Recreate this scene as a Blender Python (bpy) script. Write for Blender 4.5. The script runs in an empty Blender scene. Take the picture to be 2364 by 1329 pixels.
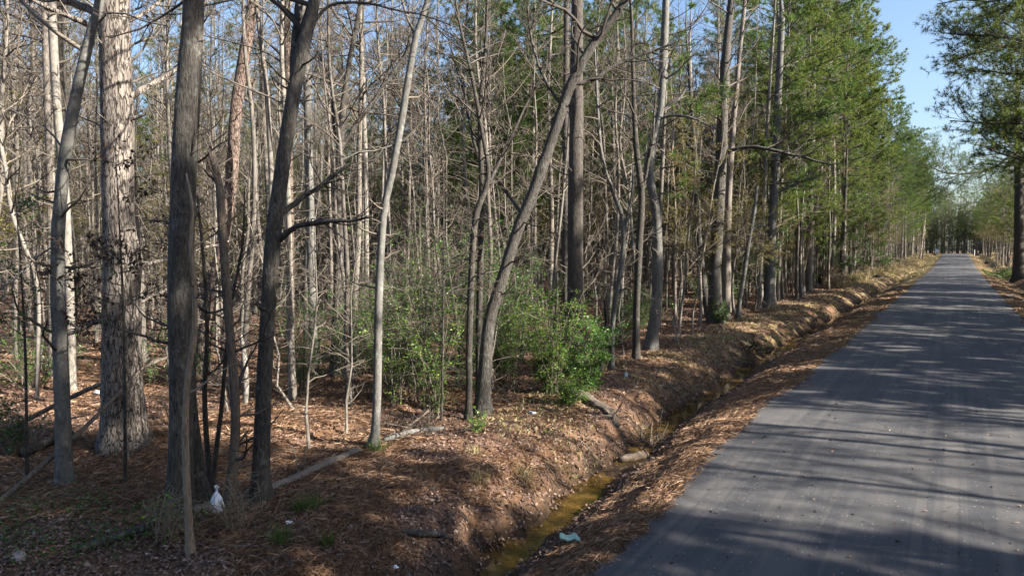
import bpy, math, random
import numpy as np

# ------------------------------------------------------------------ camera, sky, sun, exposure
scene = bpy.context.scene
COL = scene.collection
SUN_AZ = math.radians(80.0)      # clockwise from +Y (the road runs along +Y)
SUN_EL = math.radians(30.0)

cam_data = bpy.data.cameras.new('camera')
cam = bpy.data.objects.new('camera', cam_data)
COL.objects.link(cam)
cam.location = (0.0, 0.0, 3.2)
cam.rotation_euler = (math.radians(90 - 3.31), 0.0, math.radians(32.7))
cam_data.sensor_width = 36.0
cam_data.lens = 24.32
cam_data.clip_start = 0.05
cam_data.clip_end = 6000.0
scene.camera = cam

world = bpy.data.worlds.new('World')
scene.world = world
world.use_nodes = True
wnt = world.node_tree
for n in list(wnt.nodes):
    wnt.nodes.remove(n)
w_out = wnt.nodes.new('ShaderNodeOutputWorld')
w_bg = wnt.nodes.new('ShaderNodeBackground')
w_sky = wnt.nodes.new('ShaderNodeTexSky')
w_sky.sky_type = 'NISHITA'
w_sky.sun_disc = False
w_sky.sun_elevation = SUN_EL
w_sky.sun_rotation = SUN_AZ
w_sky.air_density = 1.0
w_sky.dust_density = 2.4
w_sky.ozone_density = 3.2
w_bg.inputs['Strength'].default_value = 0.066
wnt.links.new(w_sky.outputs['Color'], w_bg.inputs['Color'])
wnt.links.new(w_bg.outputs['Background'], w_out.inputs['Surface'])

sun_data = bpy.data.lights.new('sun', 'SUN')
sun_data.energy = 5.0
sun_data.angle = math.radians(0.53)
sun_data.color = (1.0, 0.91, 0.78)
sun = bpy.data.objects.new('sun', sun_data)
COL.objects.link(sun)
sun.rotation_euler = (math.pi / 2 - SUN_EL, 0.0, math.pi - SUN_AZ)
sun.location = (40, 10, 40)

scene.view_settings.view_transform = 'Standard'
scene.view_settings.look = 'None'
scene.view_settings.gamma = 1.0
scene.view_settings.use_curve_mapping = False
scene.view_settings.exposure = 2.1
scene.render.engine = 'CYCLES'
scene.cycles.max_bounces = 6
scene.cycles.diffuse_bounces = 3
scene.cycles.transmission_bounces = 4
scene.cycles.transparent_max_bounces = 6
scene.cycles.use_denoising = True
scene.cycles.caustics_reflective = False
scene.cycles.caustics_refractive = False

rng = np.random.default_rng(11)
PI = math.pi

# ------------------------------------------------------------------ noise and the lie of the land
_TAB = np.random.default_rng(3).random((256, 256))


def n2(x, y, s=1.0, seed=0):
    """smooth value noise, -1..1, feature size s metres"""
    x = np.asarray(x, float) / s + seed * 17.3 + 1000.0
    y = np.asarray(y, float) / s + seed * 9.7 + 1000.0
    xi = np.floor(x).astype(int); yi = np.floor(y).astype(int)
    fx = x - xi; fy = y - yi
    fx = fx * fx * (3 - 2 * fx); fy = fy * fy * (3 - 2 * fy)
    a = _TAB[xi & 255, yi & 255]; b = _TAB[(xi + 1) & 255, yi & 255]
    c = _TAB[xi & 255, (yi + 1) & 255]; d = _TAB[(xi + 1) & 255, (yi + 1) & 255]
    return ((a * (1 - fx) + b * fx) * (1 - fy) + (c * (1 - fx) + d * fx) * fy) * 2 - 1


def sstep(a, b, x):
    t = np.clip((np.asarray(x, float) - a) / (b - a), 0, 1)
    return t * t * (3 - 2 * t)


def rise(y):
    return 1.45 * sstep(110, 232, y)


def ditch_x(y):
    y = np.asarray(y, float)
    xc = np.interp(y, [-10, 0, 6.6, 8, 11, 14, 20, 30, 60, 240],
                   [-4.2, -4.25, -4.42, -4.55, -4.85, -5.05, -5.25, -5.5, -5.4, -5.0])
    return xc + 0.13 * n2(y, y * 0 + 2.0, 1.7, 4)


def road_edge(y):
    return -3.12 + 0.28 * sstep(11, 6, y) + 0.16 * n2(y, y * 0, 2.3, 5) + 0.07 * n2(y, y * 0, .5, 6) + .06 * n2(y, y * 0, .17, 13)


def ground_z(x, y):
    x = np.asarray(x, float); y = np.asarray(y, float)
    u = x - ditch_x(y)
    ul = u + np.where(u < 0, 0.15 * n2(x, y, 0.9, 7) + 0.10 * n2(x, y, 0.32, 8), 0.06 * n2(x, y, .5, 9))
    left = np.interp(ul, [-70, -25, -8, -3.2, -1.7, -0.95, -0.58, -0.36, -0.18, 0.10, 0.26, 0.75, 1.30],
                     [.25, .05, -.04, .02, .03, -.10, -.30, -.52, -.67, -.66, -.57, -.36, -.13])
    left = left + (.035 * n2(x, y, .19, 15) + .05 * n2(x, y, .42, 16)) * np.exp(-((u + .6) / .4) ** 2) + .055 * n2(x, y, 1.1, 14) * np.exp(-(u / .3) ** 2)
    e = road_edge(y)
    k = np.clip((x - (e - 0.55)) / 0.55, 0, 1)
    left = np.where(u > 0, left * (1 - k) + 0.012 * k, left)
    right = np.interp(x, [2.3, 2.75, 3.4, 4.3, 4.9, 6.0, 8.0, 40, 120],
                      [-.05, .012, -.08, -.46, -.46, .15, .45, .6, .8])
    z = np.where(x < -1.0, left, right)
    inroad = (x > e + 0.0) & (x < 2.5)
    z = np.where(inroad, -0.05 + 0.062 * np.clip(1 - (x - e) / .25, 0, 1) * (x < 0) , z)
    off = np.where(inroad, 0.0, 1.0)
    rough = 0.05 * n2(x, y, 2.4, 1) + 0.028 * n2(x, y, .7, 2) + 0.018 * n2(x, y, .23, 3)
    shoulder = np.clip(np.abs(x - e) / .5, 0.12, 1)
    bank = np.exp(-((u + .55) / .45) ** 2)
    z = z + off * shoulder * rough * np.where(u > 0, .55, 1.0) + off * bank * (.07 * n2(x, y, .38, 10) + .03 * n2(x, y, .15, 12))
    z = z + np.where(x < -9, 0.10 * n2(x, y, 6.0, 11), 0)
    return z + rise(y)


def gz(x, y):
    return float(ground_z(np.array([x]), np.array([y]))[0])


# ------------------------------------------------------------------ tagging and mesh building
def tag(o, label=None, cat=None, group=None, kind=None):
    if label: o['label'] = label
    if cat: o['category'] = cat
    if group: o['group'] = group
    if kind: o['kind'] = kind
    return o


def empty(name, loc, parent=None):
    o = bpy.data.objects.new(name, None)
    o.empty_display_size = 0.2
    o.location = loc
    COL.objects.link(o)
    if parent: o.parent = parent
    return o


def mesh_np(name, V, Q=None, T=None, mats=(), mi=None, smooth=True, extra=None):
    """mesh from numpy: quads Q (n,4), triangles T (m,3), n-gons in extra (lists)"""
    V = np.asarray(V, np.float32).reshape(-1, 3)
    loops = []; starts = []; c = 0
    if Q is not None and len(Q):
        Q = np.asarray(Q, np.int32); loops.append(Q.ravel()); starts.append(np.arange(len(Q)) * 4); c = len(Q) * 4
    if T is not None and len(T):
        T = np.asarray(T, np.int32); loops.append(T.ravel()); starts.append(c + np.arange(len(T)) * 3); c += len(T) * 3
    for f in (extra or []):
        loops.append(np.asarray(f, np.int32)); starts.append(np.array([c])); c += len(f)
    loops = np.concatenate(loops); starts = np.concatenate(starts)
    me = bpy.data.meshes.new(name)
    me.vertices.add(len(V)); me.vertices.foreach_set('co', V.ravel())
    me.loops.add(len(loops)); me.loops.foreach_set('vertex_index', loops)
    me.polygons.add(len(starts)); me.polygons.foreach_set('loop_start', starts.astype(np.int32))
    if mi is not None: me.polygons.foreach_set('material_index', np.asarray(mi, np.int32))
    me.polygons.foreach_set('use_smooth', np.full(len(starts), bool(smooth)))
    me.update(calc_edges=True)
    for m in (mats if isinstance(mats, (list, tuple)) else [mats]):
        me.materials.append(m)
    return me


MANY_PIECES = {'branches', 'needles', 'leaves', 'twigs', 'buds', 'broken_twigs'}   # parts of hundreds of fine pieces


def obj(name, me, parent=None, loc=(0, 0, 0)):
    o = bpy.data.objects.new(name, me)
    o.location = loc
    if parent: o.parent = parent
    if name in MANY_PIECES: o['kind'] = 'stuff'
    COL.objects.link(o)
    return o


def _unit(a):
    return a / np.maximum(np.linalg.norm(a, axis=-1, keepdims=True), 1e-9)


class Tubes:
    """collects tapering tubes along polylines; one mesh at the end"""
    def __init__(self):
        self.g = {}

    def add(self, pts, rad, sides=3):
        pts = np.asarray(pts, float)
        self.g.setdefault((len(pts), sides), []).append((pts, np.asarray(rad, float)))

    def arrays(self, bump=0.0):
        Vs, Qs, base = [], [], 0
        for (n, s), L in self.g.items():
            P = np.stack([a for a, _ in L]); R = np.stack([b for _, b in L])
            m = len(P)
            t = np.empty_like(P)
            t[:, 1:-1] = P[:, 2:] - P[:, :-2]; t[:, 0] = P[:, 1] - P[:, 0]; t[:, -1] = P[:, -1] - P[:, -2]
            t = _unit(t)
            mean = _unit(P[:, -1] - P[:, 0])
            ref = np.where(np.abs(mean[:, 2:3]) > .75, np.array([[1., 0.13, 0.0]]), np.array([[0.1, 0, 1.]]))
            ref = np.repeat(ref[:, None, :], n, 1)
            a = _unit(np.cross(t, ref)); b = np.cross(t, a)
            ang = np.arange(s) * 2 * PI / s
            ca = np.cos(ang)[None, None, :, None]; sa = np.sin(ang)[None, None, :, None]
            RR = R[:, :, None, None]
            if bump:
                RR = RR * (1 + bump * rng.uniform(-1, 1, (m, n, s, 1)))
            V = P[:, :, None, :] + RR * (a[:, :, None, :] * ca + b[:, :, None, :] * sa)
            i = np.arange(m)[:, None, None] * n * s + np.arange(n - 1)[None, :, None] * s
            j = np.arange(s)[None, None, :]; j2 = (j + 1) % s
            Q = np.stack([i + j, i + j2, i + s + j2, i + s + j], -1).reshape(-1, 4) + base
            Vs.append(V.reshape(-1, 3)); Qs.append(Q); base += m * n * s
        if not Vs: return None, None
        return np.concatenate(Vs), np.concatenate(Qs)

    def build(self, name, mat, bump=0.0):
        V, Q = self.arrays(bump)
        if V is None: return None
        return mesh_np(name, V, Q, mats=mat)


def catmull(P, step):
    """smooth resampling of a polyline whose rows are (x,y,z,r)"""
    P = np.asarray(P, float)
    if len(P) < 2: return P
    E = np.vstack([2 * P[0] - P[1], P, 2 * P[-1] - P[-2]])
    out = []
    for i in range(len(P) - 1):
        p0, p1, p2, p3 = E[i], E[i + 1], E[i + 2], E[i + 3]
        k = max(1, int(np.linalg.norm(p2[:3] - p1[:3]) / step))
        for j in range(k):
            t = j / k
            out.append(.5 * (2 * p1 + (p2 - p0) * t + (2 * p0 - 5 * p1 + 4 * p2 - p3) * t * t + (3 * p1 - p0 - 3 * p2 + p3) * t ** 3))
    out.append(P[-1])
    out = np.array(out); out[:, 3] = np.maximum(out[:, 3], .003)
    return out


def walk(p, d, L, n, wob, lift, rg):
    """a wandering branch axis of n points"""
    d = np.asarray(d, float)
    k = np.cumsum(rg.normal(0, wob, (n - 1, 3)), 0)
    D = d[None, :] + k
    D[:, 2] += lift * np.linspace(0, 1, n - 1)
    D = _unit(D) * (L / (n - 1))
    return np.vstack([p, p + np.cumsum(D, 0)])


def side_dir(t, ang, rg, flat=0.0):
    v = rg.normal(0, 1, 3); v[2] *= (1 - flat)
    v -= t * np.dot(v, t)
    v /= max(np.linalg.norm(v), 1e-6)
    return t * math.cos(ang) + v * math.sin(ang)


NP = [8, 5, 4, 3]


def grow(T, p, d, L, r, lvl, rg, dens=3.2, wob=.16, lift=.25, maxl=3, rmin=.0035, flat=.2, tips=None, mainl=None):
    n = NP[lvl]
    pts = walk(p, d, L, n, wob, lift, rg)
    rad = np.maximum(r * np.linspace(1, .3, n), rmin)
    (mainl if (mainl is not None and lvl == 0) else T).add(pts, rad, 5 if lvl == 0 else 3)
    if tips is not None and lvl >= maxl - 1:
        for j in ((n - 1, n - 2, max(1, n - 3)) if lvl < maxl else (n - 1, n - 2)):
            tips.append((pts[j], _unit(pts[j] - pts[j - 1]), lvl))
    if lvl >= maxl or L < .12:
        return
    k = max(1, int(round(L * dens * rg.uniform(.8, 1.2) * (1.0 if lvl == 0 else 1.35))))
    for t in np.sort(rg.uniform(.15 if lvl else .22, .97, k)):
        i = min(int(t * (n - 1)), n - 2); f = t * (n - 1) - i
        q = pts[i] * (1 - f) + pts[i + 1] * f
        tan = _unit(pts[i + 1] - pts[i])
        cd = side_dir(tan, math.radians(rg.uniform(32, 62)), rg, flat)
        cl = L * rg.uniform(.25, .5) * (1.15 - .6 * t)
        grow(T, q, cd, max(cl, .14), max(rad[i] * .55, rmin), lvl + 1, rg, dens, wob * 1.15, lift, maxl, rmin, flat, tips)


# ------------------------------------------------------------------ leaves and needles in bulk
def leaf_mesh(name, P, D, size, mat, rg, fold=.25, wide=.42):
    """one bent two-triangle leaf at each point P along direction D"""
    n = len(P)
    D = _unit(D)
    s = np.cross(D, rg.normal(0, 1, (n, 3))); s = _unit(s)
    nn = np.cross(D, s)
    S = (size * rg.uniform(.65, 1.3, n))[:, None]
    a = P; b = P + D * S
    m = P + D * S * .48
    l = m + s * S * wide * .5 + nn * S * fold * rg.uniform(.2, 1, (n, 1))
    r_ = m - s * S * wide * .5 + nn * S * fold * rg.uniform(.2, 1, (n, 1))
    V = np.stack([a, l, b, r_], 1).reshape(-1, 3)
    i = np.arange(n)[:, None] * 4
    T = np.concatenate([i + np.array([[0, 2, 1]]), i + np.array([[0, 3, 2]])], 0)
    return mesh_np(name, V, T=T, mats=mat, smooth=False)


def needle_arrays(P, D, L, k, w, rg, spread=.85):
    """k long thin needles fanning from each tuft point"""
    n = len(P)
    P = np.repeat(P, k, 0); D = np.repeat(_unit(D), k, 0)
    d = _unit(D * rg.uniform(.25, 1.0, (n * k, 1)) + rg.normal(0, spread * .55, (n * k, 3)))
    s = _unit(np.cross(d, rg.normal(0, 1, (n * k, 3)))) * w * .5
    ln = (L * rg.uniform(.65, 1.15, n * k))[:, None]
    tip = P + d * ln; tip[:, 2] -= .10 * ln[:, 0]
    V = np.stack([P - s, P + s, tip], 1).reshape(-1, 3)
    return V, np.arange(n * k * 3).reshape(-1, 3)


# ------------------------------------------------------------------ materials
class NT:
    def __init__(self, name):
        self.m = bpy.data.materials.new(name); self.m.use_nodes = True
        self.t = self.m.node_tree
        self.b = self.t.nodes['Principled BSDF']; self.o = self.t.nodes['Material Output']

    def n(self, typ, ins=None, **kw):
        q = self.t.nodes.new('ShaderNode' + typ)
        for k, v in kw.items(): setattr(q, k, v)
        for k, v in (ins or {}).items():
            s = q.inputs[k]
            if hasattr(v, 'is_output') or isinstance(v, bpy.types.NodeSocket): self.t.links.new(v, s)
            else: s.default_value = v
        return q

    def set(self, k, v):
        s = self.b.inputs[k]
        if isinstance(v, bpy.types.NodeSocket): self.t.links.new(v, s)
        else: s.default_value = v

    def coord(self, scale=(1, 1, 1), rnd=False):
        tc = self.n('TexCoord')
        v = tc.outputs['Object']
        if rnd:
            oi = self.n('ObjectInfo')
            ad = self.n('VectorMath', {0: v}, operation='ADD')
            mu = self.n('Math', {0: oi.outputs['Random'], 1: 37.0}, operation='MULTIPLY')
            self.t.links.new(mu.outputs[0], ad.inputs[1]); v = ad.outputs[0]
        mp = self.n('Mapping', {'Vector': v, 'Scale': scale})
        return mp.outputs[0]

    def noise(self, v, scale, detail=4, rough=.6, dist=0.0):
        return self.n('TexNoise', {'Vector': v, 'Scale': scale, 'Detail': detail, 'Roughness': rough, 'Distortion': dist}).outputs['Fac']

    def ramp(self, f, stops):
        q = self.n('ValToRGB', {'Fac': f}); e = q.color_ramp.elements
        while len(e) > 1: e.remove(e[-1])
        e[0].position = stops[0][0]; e[0].color = tuple(stops[0][1]) + (1,)
        for p, c in stops[1:]:
            x = e.new(p); x.color = tuple(c) + (1,)
        return q.outputs['Color']

    def mix(self, f, a, b, typ='MIX'):
        q = self.n('Mix', data_type='RGBA', blend_type=typ)
        for s, v in ((q.inputs[0], f), (q.inputs[6], a), (q.inputs[7], b)):
            if isinstance(v, bpy.types.NodeSocket): self.t.links.new(v, s)
            else: s.default_value = v if not isinstance(v, tuple) else (v + (1,) if len(v) == 3 else v)
        return q.outputs[2]

    def bump(self, h, strength=.5, dist=.02):
        q = self.n('Bump', {'Height': h, 'Strength': strength, 'Distance': dist})
        self.set('Normal', q.outputs[0])

    def translucent(self, col, f=.35):
        tr = self.n('BsdfTranslucent')
        if isinstance(col, bpy.types.NodeSocket): self.t.links.new(col, tr.inputs['Color'])
        else: tr.inputs['Color'].default_value = tuple(col) + (1,)
        mx = self.n('MixShader', {0: f})
        self.t.links.new(self.b.outputs[0], mx.inputs[1]); self.t.links.new(tr.outputs[0], mx.inputs[2])
        self.t.links.new(mx.outputs[0], self.o.inputs['Surface'])


def bark(name, lo, mid, hi, kind='ridge', lichen=None, rnd=True):
    m = NT(name)
    if kind == 'plate':
        v = m.coord((1, 1, .32), rnd)
        big = m.noise(v, 9, 3, .6, .6)
        v2 = m.coord((1, 1, .20), rnd)
        nz = m.n('TexNoise', {'Vector': v2, 'Scale': 13.0, 'Detail': 3, 'Roughness': .6})
        wv = m.n('VectorMath', {0: nz.outputs['Color'], 1: (.11, .11, .11)}, operation='MULTIPLY')
        wv = m.n('VectorMath', {0: v2, 1: wv.outputs[0]}, operation='ADD')
        vo = m.n('TexVoronoi', {'Vector': wv.outputs[0], 'Scale': 21.0, 'Randomness': 1.0}, feature='DISTANCE_TO_EDGE')
        brk = m.ramp(m.noise(v2, 20, 3, .6), [(.46, (0, 0, 0)), (.70, (1, 1, 1))])
        cr = m.ramp(vo.outputs['Distance'], [(0.0, (0, 0, 0)), (.05, (.1, .1, .1)), (.12, (1, 1, 1))])
        cr = m.mix(m.ramp(brk, [(0, (0, 0, 0)), (1, (.75, .75, .75))]), cr, (1.0, 1.0, 1.0))
        fine = m.noise(m.coord((1, 1, .5), rnd), 45, 4, .7)
        c = m.ramp(fine, [(.3, mid), (.7, hi)])
        c = m.mix(m.ramp(big, [(.35, (0, 0, 0)), (.75, (.55, .55, .55))]), c, lo)
        c = m.mix(cr, tuple(x * .3 for x in lo), c)
        h = m.mix(.35, cr, fine)
        m.bump(h, .9, .03)
    elif kind == 'ridge':
        v = m.coord((1, 1, .20), rnd)
        f = m.noise(v, 46, 4, .66, .5)
        g = m.noise(m.coord((1, 1, .35), rnd), 6, 4, .6)
        c = m.ramp(f, [(.32, lo), (.5, mid), (.72, hi)])
        c = m.mix(m.ramp(g, [(.35, (0, 0, 0)), (.8, (.5, .5, .5))]), c, lo)
        m.bump(f, .9, .025)
    else:
        v = m.coord((1, 1, .45), rnd)
        f = m.noise(v, 22, 5, .65, .3)
        g = m.noise(m.coord((1, 1, .6), rnd), 5, 4, .6)
        c = m.ramp(f, [(.3, lo), (.5, mid), (.72, hi)])
        c = m.mix(m.ramp(g, [(.38, (0, 0, 0)), (.65, (.6, .6, .6))]), c, hi)
        m.bump(f, .4, .012)
    if lichen:
        l = m.noise(m.coord((1, 1, .7), rnd), 11, 5, .7)
        c = m.mix(m.ramp(l, [(.56, (0, 0, 0)), (.66, (.8, .8, .8))]), c, lichen)
    m.set('Base Color', c); m.set('Roughness', .92); m.set('Specular IOR Level', .2)
    return m.m


BARK = {
    'pine': bark('bark_plated', (.06, .050, .044), (.165, .142, .126), (.27, .24, .215), 'plate'),
    'redpine': bark('bark_red', (.065, .046, .038), (.155, .113, .094), (.24, .185, .16), 'plate'),
    'darkpine': bark('bark_dark_pine', (.028, .025, .023), (.075, .066, .059), (.13, .115, .104), 'ridge'),
    'oak': bark('bark_oak', (.022, .020, .019), (.075, .069, .063), (.14, .13, .12), 'ridge', lichen=(.15, .16, .14)),
    'dark': bark('bark_dark', (.022, .020, .018), (.06, .054, .048), (.11, .10, .09), 'ridge', lichen=(.12, .13, .11)),
    'smooth': bark('bark_smooth', (.045, .044, .041), (.09, .088, .082), (.155, .153, .145), 'smooth', lichen=(.21, .222, .206)),
    'pale': bark('bark_peeling', (.13, .095, .065), (.26, .205, .155), (.37, .31, .245), 'ridge'),
    'paleb': bark('bark_pale', (.08, .067, .059), (.175, .154, .136), (.27, .243, .218), 'ridge'),
    'white': bark('bark_white', (.075, .067, .06), (.15, .137, .12), (.25, .232, .21), 'smooth'),
    'dead': bark('bark_dead', (.05, .04, .033), (.14, .115, .095), (.22, .19, .16), 'ridge'),
    'black': bark('bark_black', (.012, .011, .010), (.03, .027, .024), (.07, .06, .055), 'ridge'),
}


def wild_bark():
    m = NT('bark_mixed')
    oi = m.n('ObjectInfo')
    v = m.coord((1, 1, .14), True)
    f = m.noise(v, 26, 4, .65, .3)
    c1 = m.ramp(f, [(.3, (.035, .031, .027)), (.5, (.085, .075, .065)), (.7, (.15, .135, .118))])
    c2 = m.ramp(f, [(.3, (.07, .061, .053)), (.5, (.155, .139, .12)), (.7, (.255, .234, .205))])
    c = m.mix(oi.outputs['Random'], c1, c2)
    g = m.noise(m.coord((1, 1, .3), True), 3, 3, .6)
    c = m.mix(m.ramp(g, [(.45, (0, 0, 0)), (.7, (.5, .5, .5))]), c, (.17, .168, .152))
    m.bump(f, .6, .015)
    m.set('Base Color', c); m.set('Roughness', .92); m.set('Specular IOR Level', .2)
    return m.m


def twig_mat(name, a, b):
    m = NT(name)
    g = m.n('NewGeometry')
    c = m.ramp(g.outputs['Random Per Island'], [(0, a), (1, b)])
    m.set('Base Color', c); m.set('Roughness', .85); m.set('Specular IOR Level', .25)
    return m.m


def leafy(name, stops, trans=.35, rough=.5, patch=None):
    m = NT(name)
    g = m.n('NewGeometry')
    c = m.ramp(g.outputs['Random Per Island'], stops)
    if patch:
        f = m.noise(m.coord(), patch[0], 2, .5)
        c = m.mix(m.ramp(f, [(.40, (0, 0, 0)), (.62, (.85, .85, .85))]), c, patch[1])
    m.set('Base Color', c); m.set('Roughness', rough); m.set('Specular IOR Level', .35)
    m.translucent(c, trans)
    return m.m


M_WILD = wild_bark()
M_TWIG = twig_mat('twig', (.055, .048, .041), (.17, .145, .118))
M_TWIGD = twig_mat('twig_dark', (.035, .030, .026), (.10, .086, .074))
M_NEEDLE = leafy('pine_needle', [(0, (.035, .075, .016)), (.5, (.065, .12, .024)), (.88, (.10, .16, .032)), (1, (.17, .12, .04))], .52, .45)
M_NEEDLE2 = leafy('pine_needle_yellow', [(0, (.06, .10, .018)), (.5, (.10, .15, .028)), (.85, (.15, .19, .036)), (1, (.20, .13, .045))], .52, .45)
M_CEDAR = leafy('cedar_spray', [(0, (.030, .065, .015)), (.6, (.06, .115, .022)), (1, (.10, .15, .03))], .38, .5)
M_PRIVET = leafy('privet_leaf', [(0, (.04, .12, .020)), (.5, (.07, .18, .028)), (1, (.13, .25, .04))], .42, .35)
M_PRIVETB = leafy('privet_leaf_bright', [(0, (.06, .16, .02)), (.5, (.11, .25, .028)), (.93, (.20, .33, .036)), (1, (.36, .33, .03))], .45, .35)
M_HOLLY = leafy('holly_leaf', [(0, (.02, .06, .012)), (1, (.06, .14, .022))], .25, .25)
M_DEADLEAF = leafy('dead_leaf', [(0, (.03, .022, .018)), (.6, (.06, .042, .03)), (1, (.13, .085, .05))], .2, .7)
M_BUD = leafy('spring_bud', [(0, (.12, .13, .03)), (.6, (.18, .16, .045)), (1, (.22, .15, .05))], .45, .6)
M_LITTER = leafy('litter_leaf', [(0, (.045, .028, .021)), (.4, (.13, .078, .056)), (.78, (.23, .15, .115)), (.96, (.31, .22, .18)), (1, (.40, .32, .27))], .12, .75)
M_STRAW = leafy('pine_straw', [(0, (.075, .042, .024)), (.5, (.22, .125, .070)), (.85, (.36, .23, .145)), (1, (.48, .36, .25))], .10, .6)
M_DRYGRASS = leafy('dry_grass', [(0, (.19, .15, .07)), (.6, (.32, .26, .13)), (.9, (.40, .34, .20)), (1, (.14, .17, .04))], .3, .6)
M_GRASS = leafy('green_grass', [(0, (.035, .085, .014)), (.6, (.07, .13, .022)), (1, (.14, .17, .045))], .35, .5)


def ground_mat():
    m = NT('forest_floor')
    v = m.coord()
    a = m.noise(v, 2.2, 6, .65)
    b = m.noise(v, 34, 5, .75)
    c = m.noise(v, 95, 3, .7)
    col = m.ramp(b, [(.28, (.030, .020, .015)), (.45, (.10, .064, .047)), (.6, (.18, .118, .088)), (.78, (.28, .20, .155))])
    straw = m.ramp(c, [(.3, (.07, .038, .022)), (.55, (.17, .095, .053)), (.75, (.30, .19, .11))])
    col = m.mix(m.ramp(a, [(.42, (0, 0, 0)), (.6, (1, 1, 1))]), col, straw)
    # grassy banks far along the verge, in patches
    g = m.noise(v, .9, 4, .7)
    sx = m.n('SeparateXYZ', {0: v})
    strip = m.n('MapRange', {'Value': sx.outputs['X'], 'From Min': -9.5, 'From Max': -7.0, 'To Min': 0, 'To Max': 1})
    strip2 = m.n('MapRange', {'Value': sx.outputs['Y'], 'From Min': 14, 'From Max': 26, 'To Min': 0, 'To Max': 1})
    k = m.n('Math', {0: strip.outputs[0], 1: strip2.outputs[0]}, operation='MULTIPLY')
    k2 = m.n('Math', {0: k.outputs[0], 1: m.ramp(g, [(.42, (0, 0, 0)), (.66, (.85, .85, .85))])}, operation='MULTIPLY')
    gcol = m.ramp(b, [(.3, (.09, .085, .03)), (.6, (.21, .19, .08)), (.8, (.32, .27, .14))])
    col = m.mix(k2.outputs[0], col, gcol)
    # wet clay where the ditch is cut
    wet = m.n('MapRange', {'Value': sx.outputs['Z'], 'From Min': -.34, 'From Max': -.58, 'To Min': 0, 'To Max': .95})
    clay = m.ramp(m.noise(v, 9, 5, .7), [(.3, (.018, .013, .010)), (.55, (.055, .036, .022)), (.78, (.13, .08, .042))])
    far = m.n('MapRange', {'Value': sx.outputs['Y'], 'From Min': 90, 'From Max': 110, 'To Min': 1, 'To Max': 0})
    k3 = m.n('Math', {0: wet.outputs[0], 1: far.outputs[0]}, operation='MULTIPLY')
    col = m.mix(k3.outputs[0], col, clay)
    m.set('Base Color', col); m.set('Roughness', .95); m.set('Specular IOR Level', .1)
    m.bump(m.mix(.5, b, c), .7, .02)
    return m.m


def road_mat():
    m = NT('asphalt')
    v = m.coord()
    grain = m.noise(v, 75, 2, .9)
    clump = m.noise(v, 9, 5, .7)
    sp = m.n('TexVoronoi', {'Vector': v, 'Scale': 22.0}, feature='F1')
    big = m.noise(m.coord((1, .15, 1)), 1.6, 5, .65)
    tr = m.noise(m.coord((1, .012, 1)), 6, 3, .6)
    c = m.ramp(grain, [(.30, (.012, .013, .016)), (.5, (.050, .052, .059)), (.70, (.125, .123, .125))])
    c = m.mix(m.ramp(clump, [(.35, (0, 0, 0)), (.7, (.6, .6, .6))]), c, (.036, .037, .043))
    c = m.mix(m.ramp(big, [(.45, (0, 0, 0)), (.68, (.75, .75, .75))]), c, (.098, .094, .092))
    c = m.mix(m.ramp(tr, [(.5, (0, 0, 0)), (.62, (.4, .4, .4))]), c, (.115, .108, .102))
    st = m.ramp(sp.outputs['Distance'], [(0.0, (1, 1, 1)), (.16, (1, 1, 1)), (.24, (0, 0, 0))])
    pick = m.ramp(m.n('TexWhiteNoise', {'Vector': sp.outputs['Position']}).outputs['Value'], [(.90, (0, 0, 0)), (.93, (.9, .9, .9))])
    st = m.mix(1.0, st, pick, 'MULTIPLY')
    c = m.mix(st, c, (.30, .29, .27))
    warp = m.n('TexNoise', {'Vector': v, 'Scale': 2.2, 'Detail': 4})
    wv = m.n('VectorMath', {0: warp.outputs['Color'], 1: (.5, .5, .5)}, operation='MULTIPLY')
    wv = m.n('VectorMath', {0: v, 1: wv.outputs[0]}, operation='ADD')
    cr = m.n('TexVoronoi', {'Vector': wv.outputs[0], 'Scale': .55}, feature='DISTANCE_TO_EDGE')
    k = m.mix(1.0, m.ramp(cr.outputs['Distance'], [(0, (.7, .7, .7)), (.007, (0, 0, 0))]), m.ramp(m.noise(v, .5, 3, .6), [(.5, (0, 0, 0)), (.6, (1, 1, 1))]), 'MULTIPLY')
    c = m.mix(k, c, (.012, .012, .013))
    m.set('Base Color', c); m.set('Roughness', .78); m.set('Specular IOR Level', .35)
    m.bump(m.mix(.4, grain, clump), .6, .008)
    return m.m


def water_mat():
    m = NT('ditch_water')
    v = m.coord()
    a = m.noise(v, 2.0, 4, .6)
    c = m.ramp(a, [(.3, (.018, .011, .004)), (.5, (.060, .036, .010)), (.7, (.16, .093, .028))])
    m.set('Base Color', c); m.set('Roughness', .06); m.set('IOR', 1.33); m.set('Specular IOR Level', .5)
    m.bump(m.noise(v, 14, 2, .5), .12, .01)
    return m.m


def plain(name, col, rough=.7, var=.15, scale=20):
    m = NT(name)
    f = m.noise(m.coord(), scale, 4, .6)
    m.set('Base Color', m.ramp(f, [(.3, tuple(x * (1 - var) for x in col)), (.7, tuple(min(1, x * (1 + var)) for x in col))]))
    m.set('Roughness', rough)
    m.bump(f, .25, .008)
    return m.m


M_GROUND, M_ROAD, M_WATER = ground_mat(), road_mat(), water_mat()

# ------------------------------------------------------------------ the ground, the road, the ditch water
def spaced(*seg):
    out = []
    for a, b, s in seg:
        out.append(np.arange(a, b - 1e-6, s))
    out.append(np.array([seg[-1][1]]))
    return np.concatenate(out)


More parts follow.
